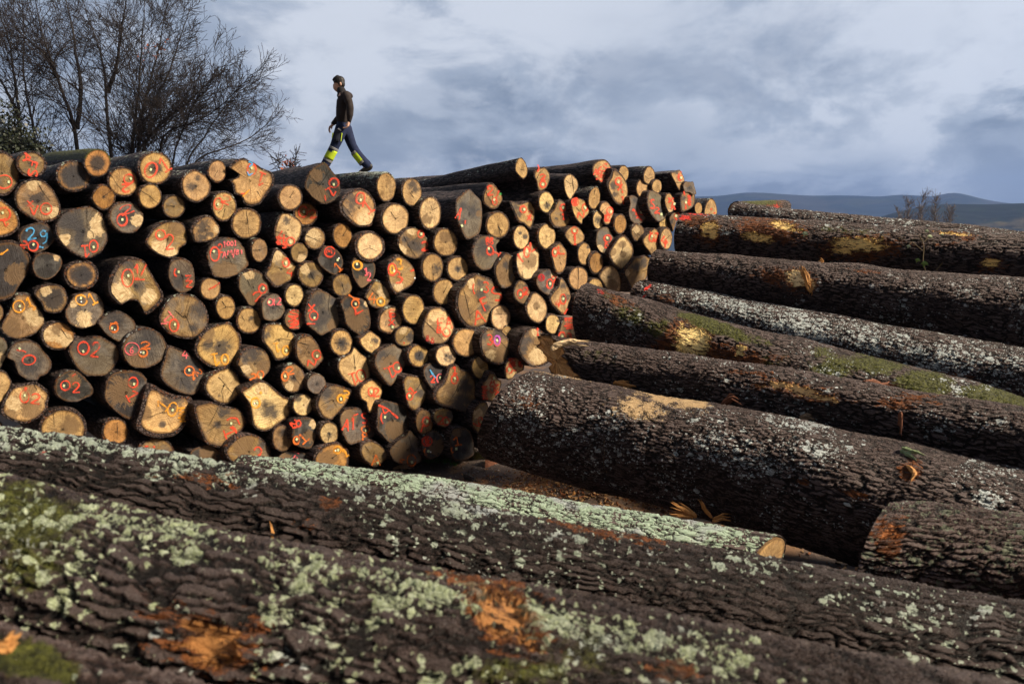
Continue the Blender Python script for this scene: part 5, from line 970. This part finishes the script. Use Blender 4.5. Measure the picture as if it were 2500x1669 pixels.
bare_tree('many stemmed bare tree with a few rust brown leaves in its top', 27,
          [X([(1000,1230),(1020,1000),(1060,750),(1080,500),(1090,280),(1110,0)]), X([(1040,1200),(1100,1020),(1200,780),(1330,560),(1420,280),(1490,60)]),
           X([(1060,1180),(1160,1060),(1290,940),(1450,830),(1620,670),(1800,560)]), X([(1050,1190),(1080,900),(1180,560),(1230,300),(1300,-60)])],
          5, .12, leaves=[(378,118,22,.16),(385,130,10,.12),(340,143,5,.08),(415,100,5,.1)], dens=.88)
bare_tree('low spreading bare tree reaching furthest right towards the walking man', 26,
          [X([(1240,1240),(1270,1020),(1500,970),(1640,900),(1850,720),(1970,590)]), X([(1380,1290),(1560,1080),(1640,950),(1780,800),(1900,640)]), X([(1400,1280),(1700,1180),(1950,1100),(2130,920),(2190,800)]), X([(1330,1290),(1400,1040),(1480,860),(1560,700)])],
          9, .075, dens=.95, twl=.95)
bare_tree('upright bare tree with one straight dark trunk beside the many stemmed tree', 28.5,
          [X([(870,1250),(840,950),(830,700),(820,520),(790,420),(740,260),(680,130),(650,-40)]), X([(835,720),(900,560),(940,350),(960,120),(980,-40)])], 13, .13, dens=.75)
bare_tree('bare tree with a thick trunk leaning to the left', 27.5,
          [X([(600,1150),(575,950),(500,780),(460,650),(410,540),(340,330),(300,200),(260,-20)]), X([(440,600),(370,440),(250,330),(150,250),(40,100)]), X([(600,1000),(640,700),(600,400),(560,150),(520,-30)])], 17, .14, dens=.72)
bare_tree('bare tree cut off by the photo edge above the ivy mound', 27,
          [X([(160,1150),(150,780),(115,600),(105,420),(60,250),(0,90)]), X([(150,900),(60,700),(0,610),(-120,480)]), X([(300,1180),(250,900),(160,500),(180,200),(150,-30)])], 21, .12, dens=.55)
bare_tree('small shrub of thin twigs holding rust brown leaves beside the dark domed log', 15.5, [[(705,425),(708,405),(722,385)],[(690,425),(695,400),(690,385)],[(710,425),(728,400),(735,378)]], 25, .02, twig=.006, spread=.1, twl=.11, dens=2.0,
          leaves=[(706,404,26,.09),(712,394,12,.07),(697,412,14,.08),(716,410,8,.08)], leaf=.07, name='leafy_shrub', group=None, cat='shrub')
def ivy_mound():
    rs = np.random.RandomState(4); depth = 26; base = at(60., 380., depth); base[2] = ground_z(base[0], base[1])
    root = empty('evergreen_shrub', base); tag(root, 'dark evergreen ivy mound on the edge of the bare trees', 'shrub')
    st = Tubes(); pts = []
    for k in range(48):
        x0 = rs.uniform(-40, 120); x1 = x0 + rs.uniform(-110, 15); y1 = rs.uniform(245, 350) + max(0, x1 - 40)*.9
        z0 = at(x0, 400., depth + rs.uniform(-1, 1)); z1 = at(x1, y1, depth + rs.uniform(-1, 1)); P = np.linspace(z0, z1, 9) + np.cumsum(rs.normal(size=(9, 3))*.04, 0)
        P[:, 2] += -.25*np.sin(np.linspace(0, math.pi, 9)); st.add(P, np.linspace(.03, .012, 9), 4)
        for q in P[2:]: pts.append(q + rs.normal(size=(26, 3))*.20)
    m, t, b = material('ivy_leaf'); g = t.new('ShaderNodeNewGeometry').outputs['Random Per Island']
    t.put(b.inputs['Base Color'], t.mix(g, rgb(.006,.009,.005), rgb(.030,.038,.018))); b.inputs['Roughness'].default_value = .5
    V, Q = leaf_mesh(np.concatenate(pts), .12, rs, .4); st.build('stems', TREE_BARK, root, base); link('foliage', mesh('foliage', V - base, Q, None, False), m, root)
ivy_mound()
BIRCH = plain('birch_bark', (.20, .165, .15), .9, .3, 9)
def birch(label, x, ytop, depth, seed, h, side):
    rs = np.random.RandomState(seed); b = at(float(x), float(ytop), depth); base = b - np.array([0, 0, h]); root = empty('birch_tree', base); tag(root, label, 'tree', 'bare birches in the valley')
    tr = Tubes(); cr = Tubes(); n = 24; z = np.linspace(0, 1, n); P = base + np.stack([np.cumsum(rs.normal(size=n)*.06), np.cumsum(rs.normal(size=n)*.06), z*h], 1); rr = .10*(1 - .85*z); tr.add(P, rr, 6)
    for k in range(75):
        q = rs.uniform(.15, 1); i = min(n-2, int(q*(n-1))); a = R(rs.uniform(15, 38)); v = rs.normal(size=3); v[2] = 0; v = unit(v); d = unit(np.array([0, 0, 1])*math.cos(a) + v*math.sin(a))
        grow(cr, rs, P[i], d, rs.uniform(1.0, 2.6)*(1.15 - .6*q),   .035, 1 if k % 3 == 0 else 2, .05, v, .013)
    tr.build('trunk', BIRCH, root, base); cr.build('crown', BIRCH, root, base)
for a in (('tallest bare birch of the valley clump, in its middle', 2255, 474, 95, 1, 9, 0), ('bare birch in the valley just left of the tallest one', 2225, 484, 97, 2, 8.5, 0), ('bare birch in the valley just right of the tallest one', 2284, 479, 93, 3, 9, 0),
          ('low bushy bare birch right of the valley clump, nearest the brown slope', 2322, 514, 96, 4, 7, 0), ('faint short bare birch on the valley clump\'s other fringe', 2198, 512, 100, 5, 7, 0)): birch(*a)

# ---------------------------------------------------------------- the man walking on top
SKIN = plain('skin', (.56, .34, .25), .55, .12, 30); HAIR = plain('black_hair', (.012, .010, .010), .6, .5, 60)
JACKET = plain('charcoal_brown_fleece', (.034, .028, .027), .95, .6, 14, .1); NAVY = plain('navy_twill', (.014, .020, .050), .85, .55, 12, .15)
HIVIS = plain('high_visibility_yellow', (.42, .55, .02), .7, .2, 25); BAND = plain('grey_reflective_tape', (.20, .20, .20), .5, .15, 30); BOOT = plain('black_leather_boot', (.016, .013, .012), .5, .3, 30); EYE = plain('dark_eye', (.02, .015, .012), .3); PAPER = plain('white_paper', (.6, .6, .6), .7)
PERSON_D = 12.1
def man():
    o = at(843.0, 423.6, PERSON_D); k = 826.0
    def J(zx, zy, y=0.0): return np.array([(zx - 440)/k, y, (1530 - zy)/k])
    class Part:
        def __init__(s): s.V = []; s.F = []; s.n = 0
        def tube(s, pts, rx, ry=None, sides=16, cap=True):
            """tapered tube along pts; rx across the view, ry in depth"""
            pts = np.array(pts, float); m = len(pts); rx = np.broadcast_to(np.asarray(rx, float), (m,)); ry = rx if ry is None else np.broadcast_to(np.asarray(ry, float), (m,))
            u = np.linspace(0, m-1, (m-1)*5 + 1); P = np.stack([np.interp(u, np.arange(m), pts[:, i]) for i in range(3)], 1); P = soften(P, 3); a = np.interp(u, np.arange(m), rx); b_ = np.interp(u, np.arange(m), ry)
            if cap:
                d0 = unit(P[0] - P[1]); d1 = unit(P[-1] - P[-2])
                P = np.vstack([P[0] + d0*a[0]*.75, P[0] + d0*a[0]*.5, P, P[-1] + d1*a[-1]*.5, P[-1] + d1*a[-1]*.75]); a = np.concatenate([[a[0]*.35, a[0]*.8], a, [a[-1]*.8, a[-1]*.35]]); b_ = np.concatenate([[b_[0]*.35, b_[0]*.8], b_, [b_[-1]*.8, b_[-1]*.35]])
            d = np.gradient(P, axis=0); d /= np.linalg.norm(d, axis=1)[:, None]; Yv = np.array([0, 1., 0]); A = np.cross(Yv, d); A /= np.maximum(np.linalg.norm(A, axis=1), 1e-6)[:, None]; B = np.cross(d, A)
            t = np.arange(sides)/sides*2*math.pi; V = P[:, None] + A[:, None]*(np.cos(t)[None, :, None]*a[:, None, None]) + B[:, None]*(np.sin(t)[None, :, None]*b_[:, None, None])
            mm = len(P); s.V.append(V.reshape(-1, 3)); q = grid_quads(mm, sides) + s.n; s.F += [tuple(f) for f in q]
            s.F.append(tuple(s.n + np.arange(sides)[::-1])); s.F.append(tuple(s.n + (mm-1)*sides + np.arange(sides))); s.n += mm*sides; return s
        def ball(s, c, r, rot=0):
            c = np.array(c); r = np.broadcast_to(np.asarray(r, float), (3,)); th = np.linspace(.05, math.pi - .05, 11); t = np.arange(14)/14*2*math.pi
            V = np.stack([np.outer(np.sin(th), np.cos(t)), np.outer(np.sin(th), np.sin(t)), np.outer(np.cos(th), np.ones(14))], -1)*r; ca, sa = math.cos(rot), math.sin(rot)
            V = np.stack([V[..., 0]*ca - V[..., 2]*sa, V[..., 1], V[..., 0]*sa + V[..., 2]*ca], -1) + c; s.V.append(V.reshape(-1, 3)); q = grid_quads(11, 14) + s.n; s.F += [tuple(f) for f in q]
            s.F.append(tuple(s.n + np.arange(14)[::-1])); s.F.append(tuple(s.n + 140 + np.arange(14))); s.n += 154; return s
        def build(s, name, mat, parent, vox=.010, it=3):
            me = mesh(name, np.concatenate(s.V), polys=s.F); ob = link(name, me, mat, parent)
            if vox:
                md = ob.modifiers.new('blend', 'REMESH'); md.mode = 'VOXEL'; md.voxel_size = vox; md.use_smooth_shade = True
                if it: sm = ob.modifiers.new('soft', 'SMOOTH'); sm.iterations = it; sm.factor = .5
            return ob
    b = Part()
    # head (looking down and to the left), neck, trunk, arms, hands, legs: one surface
    b.ball(J(402, 200), (.098, .076, .105), .25); b.ball(J(358, 262), (.060, .058, .078), .22); b.ball(J(372, 312), (.034, .036, .026), .3)
    b.tube([J(342, 232), J(326, 262), J(322, 283)], [.009, .013, .015], [.010, .015, .017]); b.ball(J(330, 230), (.022, .052, .014), .2)          # nose, brow
    b.ball(J(343, 304), (.016, .026, .010), .2); b.ball(J(440, 232), (.020, .082, .034), .15)                                                       # lips, ears
    b.tube([J(415, 270), J(440, 340), J(465, 400)], [.062, .060, .085], [.058, .06, .12])
    b.tube([J(470, 400), J(470, 520), J(455, 700), J(445, 820)], [.10, .125, .115, .11], [.17, .19, .165, .165])
    def hand(w, tip, y, curl):
        w = np.array(w); t = np.array(tip); d = unit(t - w); n = unit(np.cross(d, [0, 1., 0])); yv = np.array([0, 1., 0]); p = w + d*.055
        b.tube([w - d*.03, w + d*.02, p + d*.02], [.026, .022, .020], [.027, .038, .040], 12)
        for i, (f, ln) in enumerate(((-.030, .062), (-.010, .072), (.010, .068), (.029, .052))):
            q = p + yv*f + d*.015; k1 = q + d*ln*.5 + n*curl*.008; k2 = k1 + d*ln*.38 + n*curl*.026; k3 = k2 + d*ln*.12 + n*curl*.034
            b.tube([q, k1, k2, k3], [.0095, .0090, .0082, .0072], None, 8)
        q = w + d*.025 - yv*.030*np.sign(y + 1e-3)*-1; b.tube([q, q + d*.03 + n*curl*.022, q + d*.055 + n*curl*.034], [.012, .0105, .0088], None, 8)
    b.tube([J(545, 405, -.19), J(605, 590, -.24), J(575, 775, -.22)], [.055, .046, .028]); hand(J(570, 790, -.22), J(545, 868, -.22), -1, -1.0)
    b.tube([J(430, 420, .19), J(372, 645, .22), J(245, 780, .20)], [.055, .044, .027]); hand(J(240, 785, .20), J(172, 838, .20), 1, 1.2)
    b.tube([J(430, 850, -.09), J(318, 1120, -.11), J(160, 1410, -.10), J(120, 1475, -.10)], [.095, .062, .045, .04]); b.tube([J(165, 1462, -.10), J(30, 1478, -.11)], [.045, .03], [.042, .045])
    b.tube([J(460, 850, .09), J(560, 1130, .10), J(755, 1395, .10)], [.095, .062, .045]); b.tube([J(770, 1415, .10), J(660, 1505, .10)], [.04, .03], [.042, .045])
    root = b.build('person', SKIN, None, .0062, 2); root.location = o; root.scale = (.95, .95, .95)
    tag(root, 'man in charcoal hoodie and navy work trousers with yellow bands walking along the pile top', 'person')
    j = Part()
    j.tube([J(478, 385), J(475, 470), J(462, 600), J(452, 720), J(452, 770)], [.098, .138, .142, .138, .122], [.165, .205, .20, .19, .18])
    j.tube([J(535, 395, -.17), J(575, 480, -.23), J(603, 590, -.25), J(592, 690, -.245), J(577, 775, -.225)], [.075, .073, .066, .062, .040])
    j.tube([J(435, 400, .17), J(395, 540, .22), J(366, 645, .235), J(300, 715, .22), J(240, 772, .20)], [.075, .070, .062, .058, .040])
    j.ball(J(520, 372), (.105, .13, .062), -.35)
    j.build('hooded_jacket', JACKET, root, .011, 3)
    c = Part(); c.tube([J(425, 300), J(440, 345), J(462, 395)], [.078, .086, .11], [.078, .088, .14]); c.ball(J(388, 385), (.03, .05, .05)); c.build('collar', plain('black_collar', (.012, .011, .013), .9), root, .009, 2)
    t = Part()
    t.tube([J(450, 745), J(440, 850), J(435, 905)], [.118, .122, .112], [.165, .175, .165])
    t.tube([J(432, 850, -.085), J(388, 980, -.105), J(322, 1125, -.11), J(245, 1265, -.105), J(150, 1420, -.10)], [.111, .106, .086, .085, .083])
    t.tube([J(462, 850, .085), J(500, 980, .10), J(545, 1110, .10), J(605, 1215, .10), J(680, 1310, .10), J(772, 1400, .10)], [.110, .098, .087, .086, .086, .083])
    t.build('work_trousers', NAVY, root, .010, 3)
    def cuff(name, mat, a, e, r, y): q = Part(); q.tube([J(*a, y), J(*e, y)], [r, r], None, 20, False); q.build(name, mat, root, 0)
    cuff('reflective_band', BAND, (310, 1150), (293, 1182), .0880, -.108); cuff('high_visibility_band', HIVIS, (292, 1184), (212, 1318), .0870, -.104); cuff('reflective_band', BAND, (211, 1320), (192, 1352), .0862, -.102)
    cuff('reflective_band', BAND, (580, 1195), (602, 1226), .0880, .10); cuff('high_visibility_band', HIVIS, (603, 1228), (690, 1338), .0885, .10); cuff('reflective_band', BAND, (692, 1340), (712, 1368), .0880, .10)
    pk = Part(); pk.tube([J(392, 925, -.185), J(365, 1040, -.195)], [.066, .068], [.035, .035], 8); pk.build('cargo_pocket', plain('dark_pocket', (.010, .012, .024), .85), root, .010, 2)
    for a, e in (((318, 950), (303, 1020)), ((452, 955), (432, 1070))): q = Part(); q.tube([J(*a, -.20), J(*e, -.20)], [.010, .008], None, 8); q.build('yellow_piping', HIVIS, root, 0)
    q = Part(); q.tube([J(405, 890, -.215), J(442, 915, -.212)], [.012, .010], [.006, .006], 8); q.build('folded_paper', PAPER, root, 0)
    h = Part(); h.ball(J(405, 178), (.107, .086, .092), .25); h.ball(J(440, 212), (.062, .080, .080), .1); h.tube([J(318, 165), J(345, 145), J(390, 130)], [.018, .034, .05], [.05, .066, .07]); h.tube([J(412, 215, -.074), J(415, 250, -.070)], [.017, .009], [.008, .006], 8)
    h.build('hair', HAIR, root, .007, 2)
    e = Part(); e.ball(J(345, 238, -.036), (.011, .008, .006), .2); e.build('eye', EYE, root, 0)
    ear = Part(); ear.ball(J(440, 230, -.083), (.018, .012, .032), .15); ear.build('ear', SKIN, root, 0)
    w = Part(); w.tube([J(790, 1390, .10), J(815, 1420, .10), J(790, 1440, .10), J(720, 1470, .10), J(648, 1512, .10)], [.050, .050, .056, .05, .036], [.05, .05, .05, .05, .042]); w.build('boot', BOOT, root, .009, 2)
    w = Part(); w.tube([J(150, 1440, -.10), J(165, 1468, -.10), J(110, 1480, -.10), J(25, 1486, -.11)], [.055, .052, .048, .036], [.05, .05, .05, .044]); w.build('boot', BOOT, root, .009, 2)
man()

# ---------------------------------------------------------------- loose things lying on the trunks and the ground
bpy.context.view_layer.update()
DEPS = bpy.context.evaluated_depsgraph_get()
def hit(x, y):
    d = unit(ray(float(x), float(y))); ok, loc, nrm, _, ob, _ = S.ray_cast(DEPS, Vector(CAM), Vector(d))
    return np.array(loc), np.array(nrm)
SPLINTER = plain('torn_wood', (.42, .20, .06), .8, .5, 40); BARKBIT = plain('red_brown_bark', (.16, .06, .03), .85, .5, 30); DRY = plain('dry_slab_wood', (.17, .115, .070), .85, .4, 20)
def shard(name, pts, wd, th, mat, rs, depth=None, solid=False):
    """a torn sliver with a ragged section, its ends given in the view and pushed onto what lies there"""
    P = []
    for x, y in pts:
        if depth is None: l, n = hit(x, y); P.append(l + n*th)
        else: P.append(at(float(x), float(y), depth))
    P = np.array(P); u = np.linspace(0, len(P)-1, 9); P0 = np.stack([np.interp(u, np.arange(len(P)), P[:, k]) for k in range(3)], 1)
    d = unit(P0[-1] - P0[0]); vw = unit(P0[0] - CAM); a = unit(np.cross(d, vw)); b_ = np.cross(d, a); k = 5; t = np.arange(k)/k*2*math.pi; Vs = []; F_ = []; nv = 0; ln = np.linalg.norm(P0[-1] - P0[0])
    for q in range(2 if solid else 7):                      # one torn piece: fibres joined at the root, fraying apart
        lo, hi = (0, rs.uniform(.55, 1.05)) if q else (0, 1); uu = np.linspace(lo, min(hi, 1), 9)
        P = np.stack([np.interp(uu*8, np.arange(9), P0[:, m]) for m in range(3)], 1); fr = rs.normal(size=2)*.5
        P = P + (a*fr[0]*wd*.55 + b_*fr[1]*th*.6)*(.5 + uu[:, None]*1.0) + np.cumsum(rs.normal(size=(9, 3))*ln*.010, 0)
        prof = np.interp(np.linspace(0, 1, 9), [0, .1, .6, 1], [.5, 1, .8, .1])*wd*(.5 if solid else .24*rs.uniform(.6, 1.3)); rag = rs.uniform(.6, 1.4, (9, k))
        V = P[:, None] + a*(np.cos(t)[None, :, None]*prof[:, None, None]*rag[..., None]) + b_*(np.sin(t)[None, :, None]*prof[:, None, None]*rag[..., None]*min(1, th/wd*2.5))
        Vs.append(V.reshape(-1, 3)); F_ += [tuple(f) for f in grid_quads(9, k) + nv] + [tuple(nv + np.arange(k)[::-1]), tuple(nv + 8*k + np.arange(k))]; nv += 9*k
    V = np.concatenate(Vs); c = P0.mean(0); o = link(name, mesh(name, V - c, polys=F_, smooth=False), mat); o.location = c
    return o
RS = np.random.RandomState(77)
def dep(x, y): l, _ = hit(x, y); return float((l - CAM) @ FWD)
for lab, pts, w, th, m in (
    ('thick upright splinter torn from the furrowed trunk beside its branch scar', [(1982,712),(1968,668),(1955,640)], .10, .04, SPLINTER),
    ('short pale splinter hanging under the branch scar of the furrowed trunk', [(1968,690),(1985,705),(1982,722)], .08, .04, SPLINTER)):
    d = dep(1960, 690) - .08; tag(shard('splinter', pts, w, th, m, RS, d), lab, 'splinter', 'splinters torn from the trunks')
d = dep(1740, 1262) - .35
for lab, pts, w in (('tall orange splinter standing behind the mint lichened trunk', [(1738,1262),(1722,1240),(1710,1215)], .07), ('orange splinter leaning left behind the mint lichened trunk', [(1700,1260),(1665,1240),(1640,1226)], .06),
                    ('frayed orange splinter lying right behind the mint lichened trunk', [(1740,1270),(1765,1262),(1785,1266)], .06), ('reddish flat splinter lowest of the bunch behind the mint lichened trunk', [(1690,1262),(1655,1256),(1630,1252)], .05)):
    tag(shard('splinter', pts, w, .025, SPLINTER, RS, d), lab, 'splinter', 'splinters torn from the trunks')
tag(shard('splinter', [(664,1322),(662,1296),(658,1272)], .016, .010, SPLINTER, RS, dep(664, 1322), solid=True), 'thin orange splinter standing on the nearest trunk', 'splinter', 'splinters torn from the trunks')
tag(shard('splinter', [(1398,1208),(1406,1198)], .045, .02, SPLINTER, RS, dep(1402, 1216)), 'stubby orange chip on the mint lichened trunk', 'splinter', 'splinters torn from the trunks')
tag(shard('bark_scrap', [(1765,985),(1790,968),(1815,980)], .10, .05, BARKBIT, RS), 'curled red brown bark scrap on the back of the giant trunk', 'bark scrap', 'bark scraps on the trunks')
tag(shard('bark_scrap', [(1500,934),(1530,936),(1555,942)], .07, .03, SPLINTER, RS), 'orange bark scrap at the edge of the sawdust', 'bark scrap', 'bark scraps on the trunks')
tag(shard('bark_scrap', [(1955,1016),(1972,1010),(1992,1016)], .08, .05, DRY, RS), 'grey brown bark scrap between the giant trunk and the oblique cut trunk', 'bark scrap', 'bark scraps on the trunks')
tag(shard('bark_strip', [(2200,1005),(2199,1030),(2196,1062)], .06, .012, BARKBIT, RS, dep(2198, 1035) - .06), 'thin red bark strip hanging down from the oblique cut trunk', 'bark strip')
tag(shard('lichen_twig', [(2200,1102),(2230,1116),(2258,1128)], .055, .03, plain('lichened_twig', (.17, .21, .10), .9, .4, 40), RS, solid=True), 'stubby grey green lichened twig on the giant trunk', 'twig')
tag(shard('bark_scrap', [(2215,1140),(2235,1160),(2225,1180)], .09, .03, SPLINTER, RS), 'frayed orange bark scrap below the lichened twig', 'bark scrap', 'bark scraps on the trunks')
tag(shard('bark_scrap', [(2110,935),(2160,938),(2210,945)], .05, .03, BARKBIT, RS), 'long dark red bark scrap against the mossy trunk', 'bark scrap', 'bark scraps on the trunks')
tag(shard('bark_scrap', [(2010,640),(2000,634)], .05, .02, SPLINTER, RS, dep(2005, 650)), 'tiny orange bark scrap on the furrowed trunk', 'bark scrap', 'bark scraps on the trunks')
tag(shard('bark_scrap', [(-20,1600),(20,1572),(48,1552)], .05, .02, SPLINTER, RS, dep(20, 1600)), 'blurred orange bark scrap at the photo corner', 'bark scrap', 'bark scraps on the trunks')
tag(shard('bark_slab', [(960,1146),(1000,1138),(1040,1127)], .06, .02, DRY, RS, solid=True), 'long pale bark slab on the ground below the two faced log', 'bark slab', 'slabs on the ground')
tag(shard('bark_slab', [(1185,1140),(1215,1128),(1245,1138)], .22, .05, BARKBIT, RS, solid=True), 'curled red brown bark slab beside the grass tuft', 'bark slab', 'slabs on the ground')
tag(shard('bark_slab', [(1135,1168),(1170,1176)], .10, .06, plain('dark_stone', (.03, .028, .028), .8), RS, solid=True), 'dark lump lying on the chips before the pile', 'lump')
tag(shard('stick', [(1250,1178),(1285,1168),(1300,1160)], .022, .012, DRY, RS, solid=True), 'thin dry stick on the wood chips', 'stick')
tag(shard('dry_stalk', [(1478,1070),(1472,1120),(1476,1160),(1484,1195)], .014, .008, DRY, RS, solid=True), 'thin dry stalk hanging down the side of the giant trunk', 'stalk')
for lab, pts, w in (('long pale splinter along the top of the oblique felling cut', [(1352,842),(1395,832),(1440,834)], .10), ('ragged pale splinter at the corner of the oblique felling cut', [(1345,852),(1362,845),(1385,846)], .08)):
    tag(shard('splinter', pts, w, .05, plain('fresh_splinter', (.66,.48,.27), .8, .4, 25), RS, dep(1400, 850) - .06), lab, 'splinter', 'splinters torn from the trunks')
# ivy shoot on the uppermost trunk
def ivy():
    rs = np.random.RandomState(6); d = dep(2260, 620) - .10; tb = Tubes(); vine = [[(2260,662),(2252,640),(2257,600),(2245,575)],[(2252,612),(2225,588),(2218,600)],[(2285,660),(2320,620),(2375,590),(2410,568)],[(2257,590),(2270,572)]]
    base = at(2260., 662., d); root = empty('ivy_shoot', base); tag(root, 'ivy shoot with pale heart shaped leaves trailing over the uppermost trunk', 'ivy')
    for v in vine:
        P = np.array([at(float(x), float(y), d) for x, y in v]); u = np.linspace(0, len(P)-1, 12); P = soften(np.stack([np.interp(u, np.arange(len(P)), P[:, k]) for k in range(3)], 1), 2); tb.add(P, .008, 5)
    tb.build('stem', plain('ivy_stem', (.14, .10, .05), .8), root, base)
    for x, y, s, g in ((2435,590,.16,0),(2270,578,.10,0),(2262,565,.08,0),(2218,602,.08,0),(2412,572,.07,1),(2257,645,.12,1),(2240,636,.09,1),(2385,610,.07,1),(2342,612,.08,1),(1965,572,.11,0),(2300,573,.05,0),(2355,605,.05,0)):
        p = at(float(x), float(y), d - .03); R_ = -unit(ray(float(x), float(y))); u = unit(np.cross(R_, [0, 0, 1.]) + rs.normal(size=3)*.2); w = np.cross(R_, u)
        poly = np.array([(0,-.5),(.25,-.38),(.5,-.05),(.22,.05),(.12,.5),(-.15,.12),(-.5,.1),(-.38,-.25)])*s; V = [p + u*a + w*b_ + R_*(.25*abs(a)) for a, b_ in poly]; V = np.array([np.mean(V, 0) + R_*.01] + V) - base
        link('leaf', mesh('leaf', V, polys=[(0, i, i % 8 + 1) for i in range(1, 9)], smooth=False), IVY_PALE if g == 0 else IVY_GREEN, root)
IVY_PALE = plain('pale_leaf', (.36, .42, .24), .6, .2, 20); IVY_GREEN = plain('green_leaf', (.13, .20, .04), .6, .2, 20)
ivy()
# grass, weeds, chips: uncountable
def blades(name, spots, n, h, mat, seed):
    rs = np.random.RandomState(seed); V = []; Q = []; k = 0
    for x, y, sx, sy in spots:
        for i in range(n):
            c, nn = hit(x, y) if i == 0 else (c0, 0)
            if i == 0: c0 = c
            p = c0 + np.array([rs.normal()*sx, rs.normal()*sy, 0]); p[2] = ground_z(p[0], p[1]); hh = h*rs.uniform(.5, 1.3); d = rs.normal(size=3)*.5; d[2] = 1; d = unit(d); w = unit(np.cross(d, rs.normal(size=3)))*.006
            b1 = d*hh*.55; b2 = d*hh + np.array([d[0], d[1], -.35])*hh*.6
            V += [p - w, p + w, p + b1 + w*.7, p + b1 - w*.7, p + b2]; Q += [(k, k+1, k+2, k+3), (k+3, k+2, k+4)]; k += 5
    return tag(link(name, mesh(name, V, polys=Q, smooth=False), mat), kind='stuff')
blades('grass', [(1150,1118,.16,.06),(1175,1116,.10,.05)], 170, .22, plain('dry_grass', (.27, .25, .085), .8, .3, 20), 1)
blades('weeds', [(1042,1126,.06,.04),(1065,1126,.05,.04),(1090,1128,.05,.03),(1112,1134,.05,.03)], 45, .09, plain('weed_green', (.07, .15, .03), .7, .3, 20), 2)
def chips(name, n, xr, yr, size, mats, seed, heap=False):
    rs = np.random.RandomState(seed); V = []; F_ = []; mi = []; k = 0
    for i in range(n):
        x = rs.uniform(*xr); y = rs.uniform(*yr)
        if heap: x, y = 1.3 + rs.normal()*1.1, 10.7 + rs.normal()*.75
        p = np.array([x, y, ground_z(x, y) + .008]); s = size*rs.uniform(.5, 1.8); a = unit(rs.normal(size=3)*np.array([1, 1, .35])); b_ = unit(np.cross(a, rs.normal(size=3))); c_ = np.cross(a, b_)
        for sx, sy, sz in ((-1,-1,-1),(1,-1,-1),(1,1,-1),(-1,1,-1),(-1,-1,1),(1,-1,1),(1,1,1),(-1,1,1)): V.append(p + a*s*sx*rs.uniform(.7, 1.2) + b_*s*.35*sy*rs.uniform(.6, 1.3) + c_*s*.16*sz)
        F_ += [tuple(k + q for q in f) for f in ((0,3,2,1),(4,5,6,7),(0,1,5,4),(1,2,6,5),(2,3,7,6),(3,0,4,7))]; mi += [rs.randint(len(mats))]*6; k += 8
    me = mesh(name, V, polys=F_, smooth=False); me.polygons.foreach_set('material_index', np.array(mi, np.int32)); tag(link(name, me, mats), kind='stuff')
CH = [plain('chip_tan', (.34,.20,.09), .85), plain('chip_rust', (.20,.075,.028), .85), plain('chip_brown', (.09,.05,.03), .85)]
chips('wood_chips', 3800, (0,1), (0,1), .022, CH, 3, True)
chips('gravel', 4200, (-3.0, 4.2), (10.4, 13.6), .012, [plain('stone_pale', (.30,.26,.23), .9), plain('stone_dark', (.06,.05,.045), .9), CH[2]], 4)
chips('bark_litter', 2600, (-2.0, 9.0), (5.5, 11.0), .022, CH, 5)

# ---------------------------------------------------------------- the air of the valley
def haze():
    b = 5000.0; zs = (-152.0, 330.0); V = [(x, y, z) for z in zs for x, y in ((-b,-60),(b,-60),(b,5300),(-b,5300))]
    m = bpy.data.materials.new('air'); m.use_nodes = True; m.node_tree.nodes.remove(m.node_tree.nodes['Principled BSDF']); v = m.node_tree.nodes.new('ShaderNodeVolumePrincipled')
    v.inputs['Color'].default_value = (.24, .38, .74, 1); v.inputs['Density'].default_value = .00015; v.inputs['Anisotropy'].default_value = .2
    m.node_tree.links.new(v.outputs[0], m.node_tree.nodes['Material Output'].inputs['Volume'])
    tag(link('haze', mesh('haze', V, polys=[(0,3,2,1),(4,5,6,7),(0,1,5,4),(1,2,6,5),(2,3,7,6),(3,0,4,7)], smooth=False), m), kind='stuff')
haze()
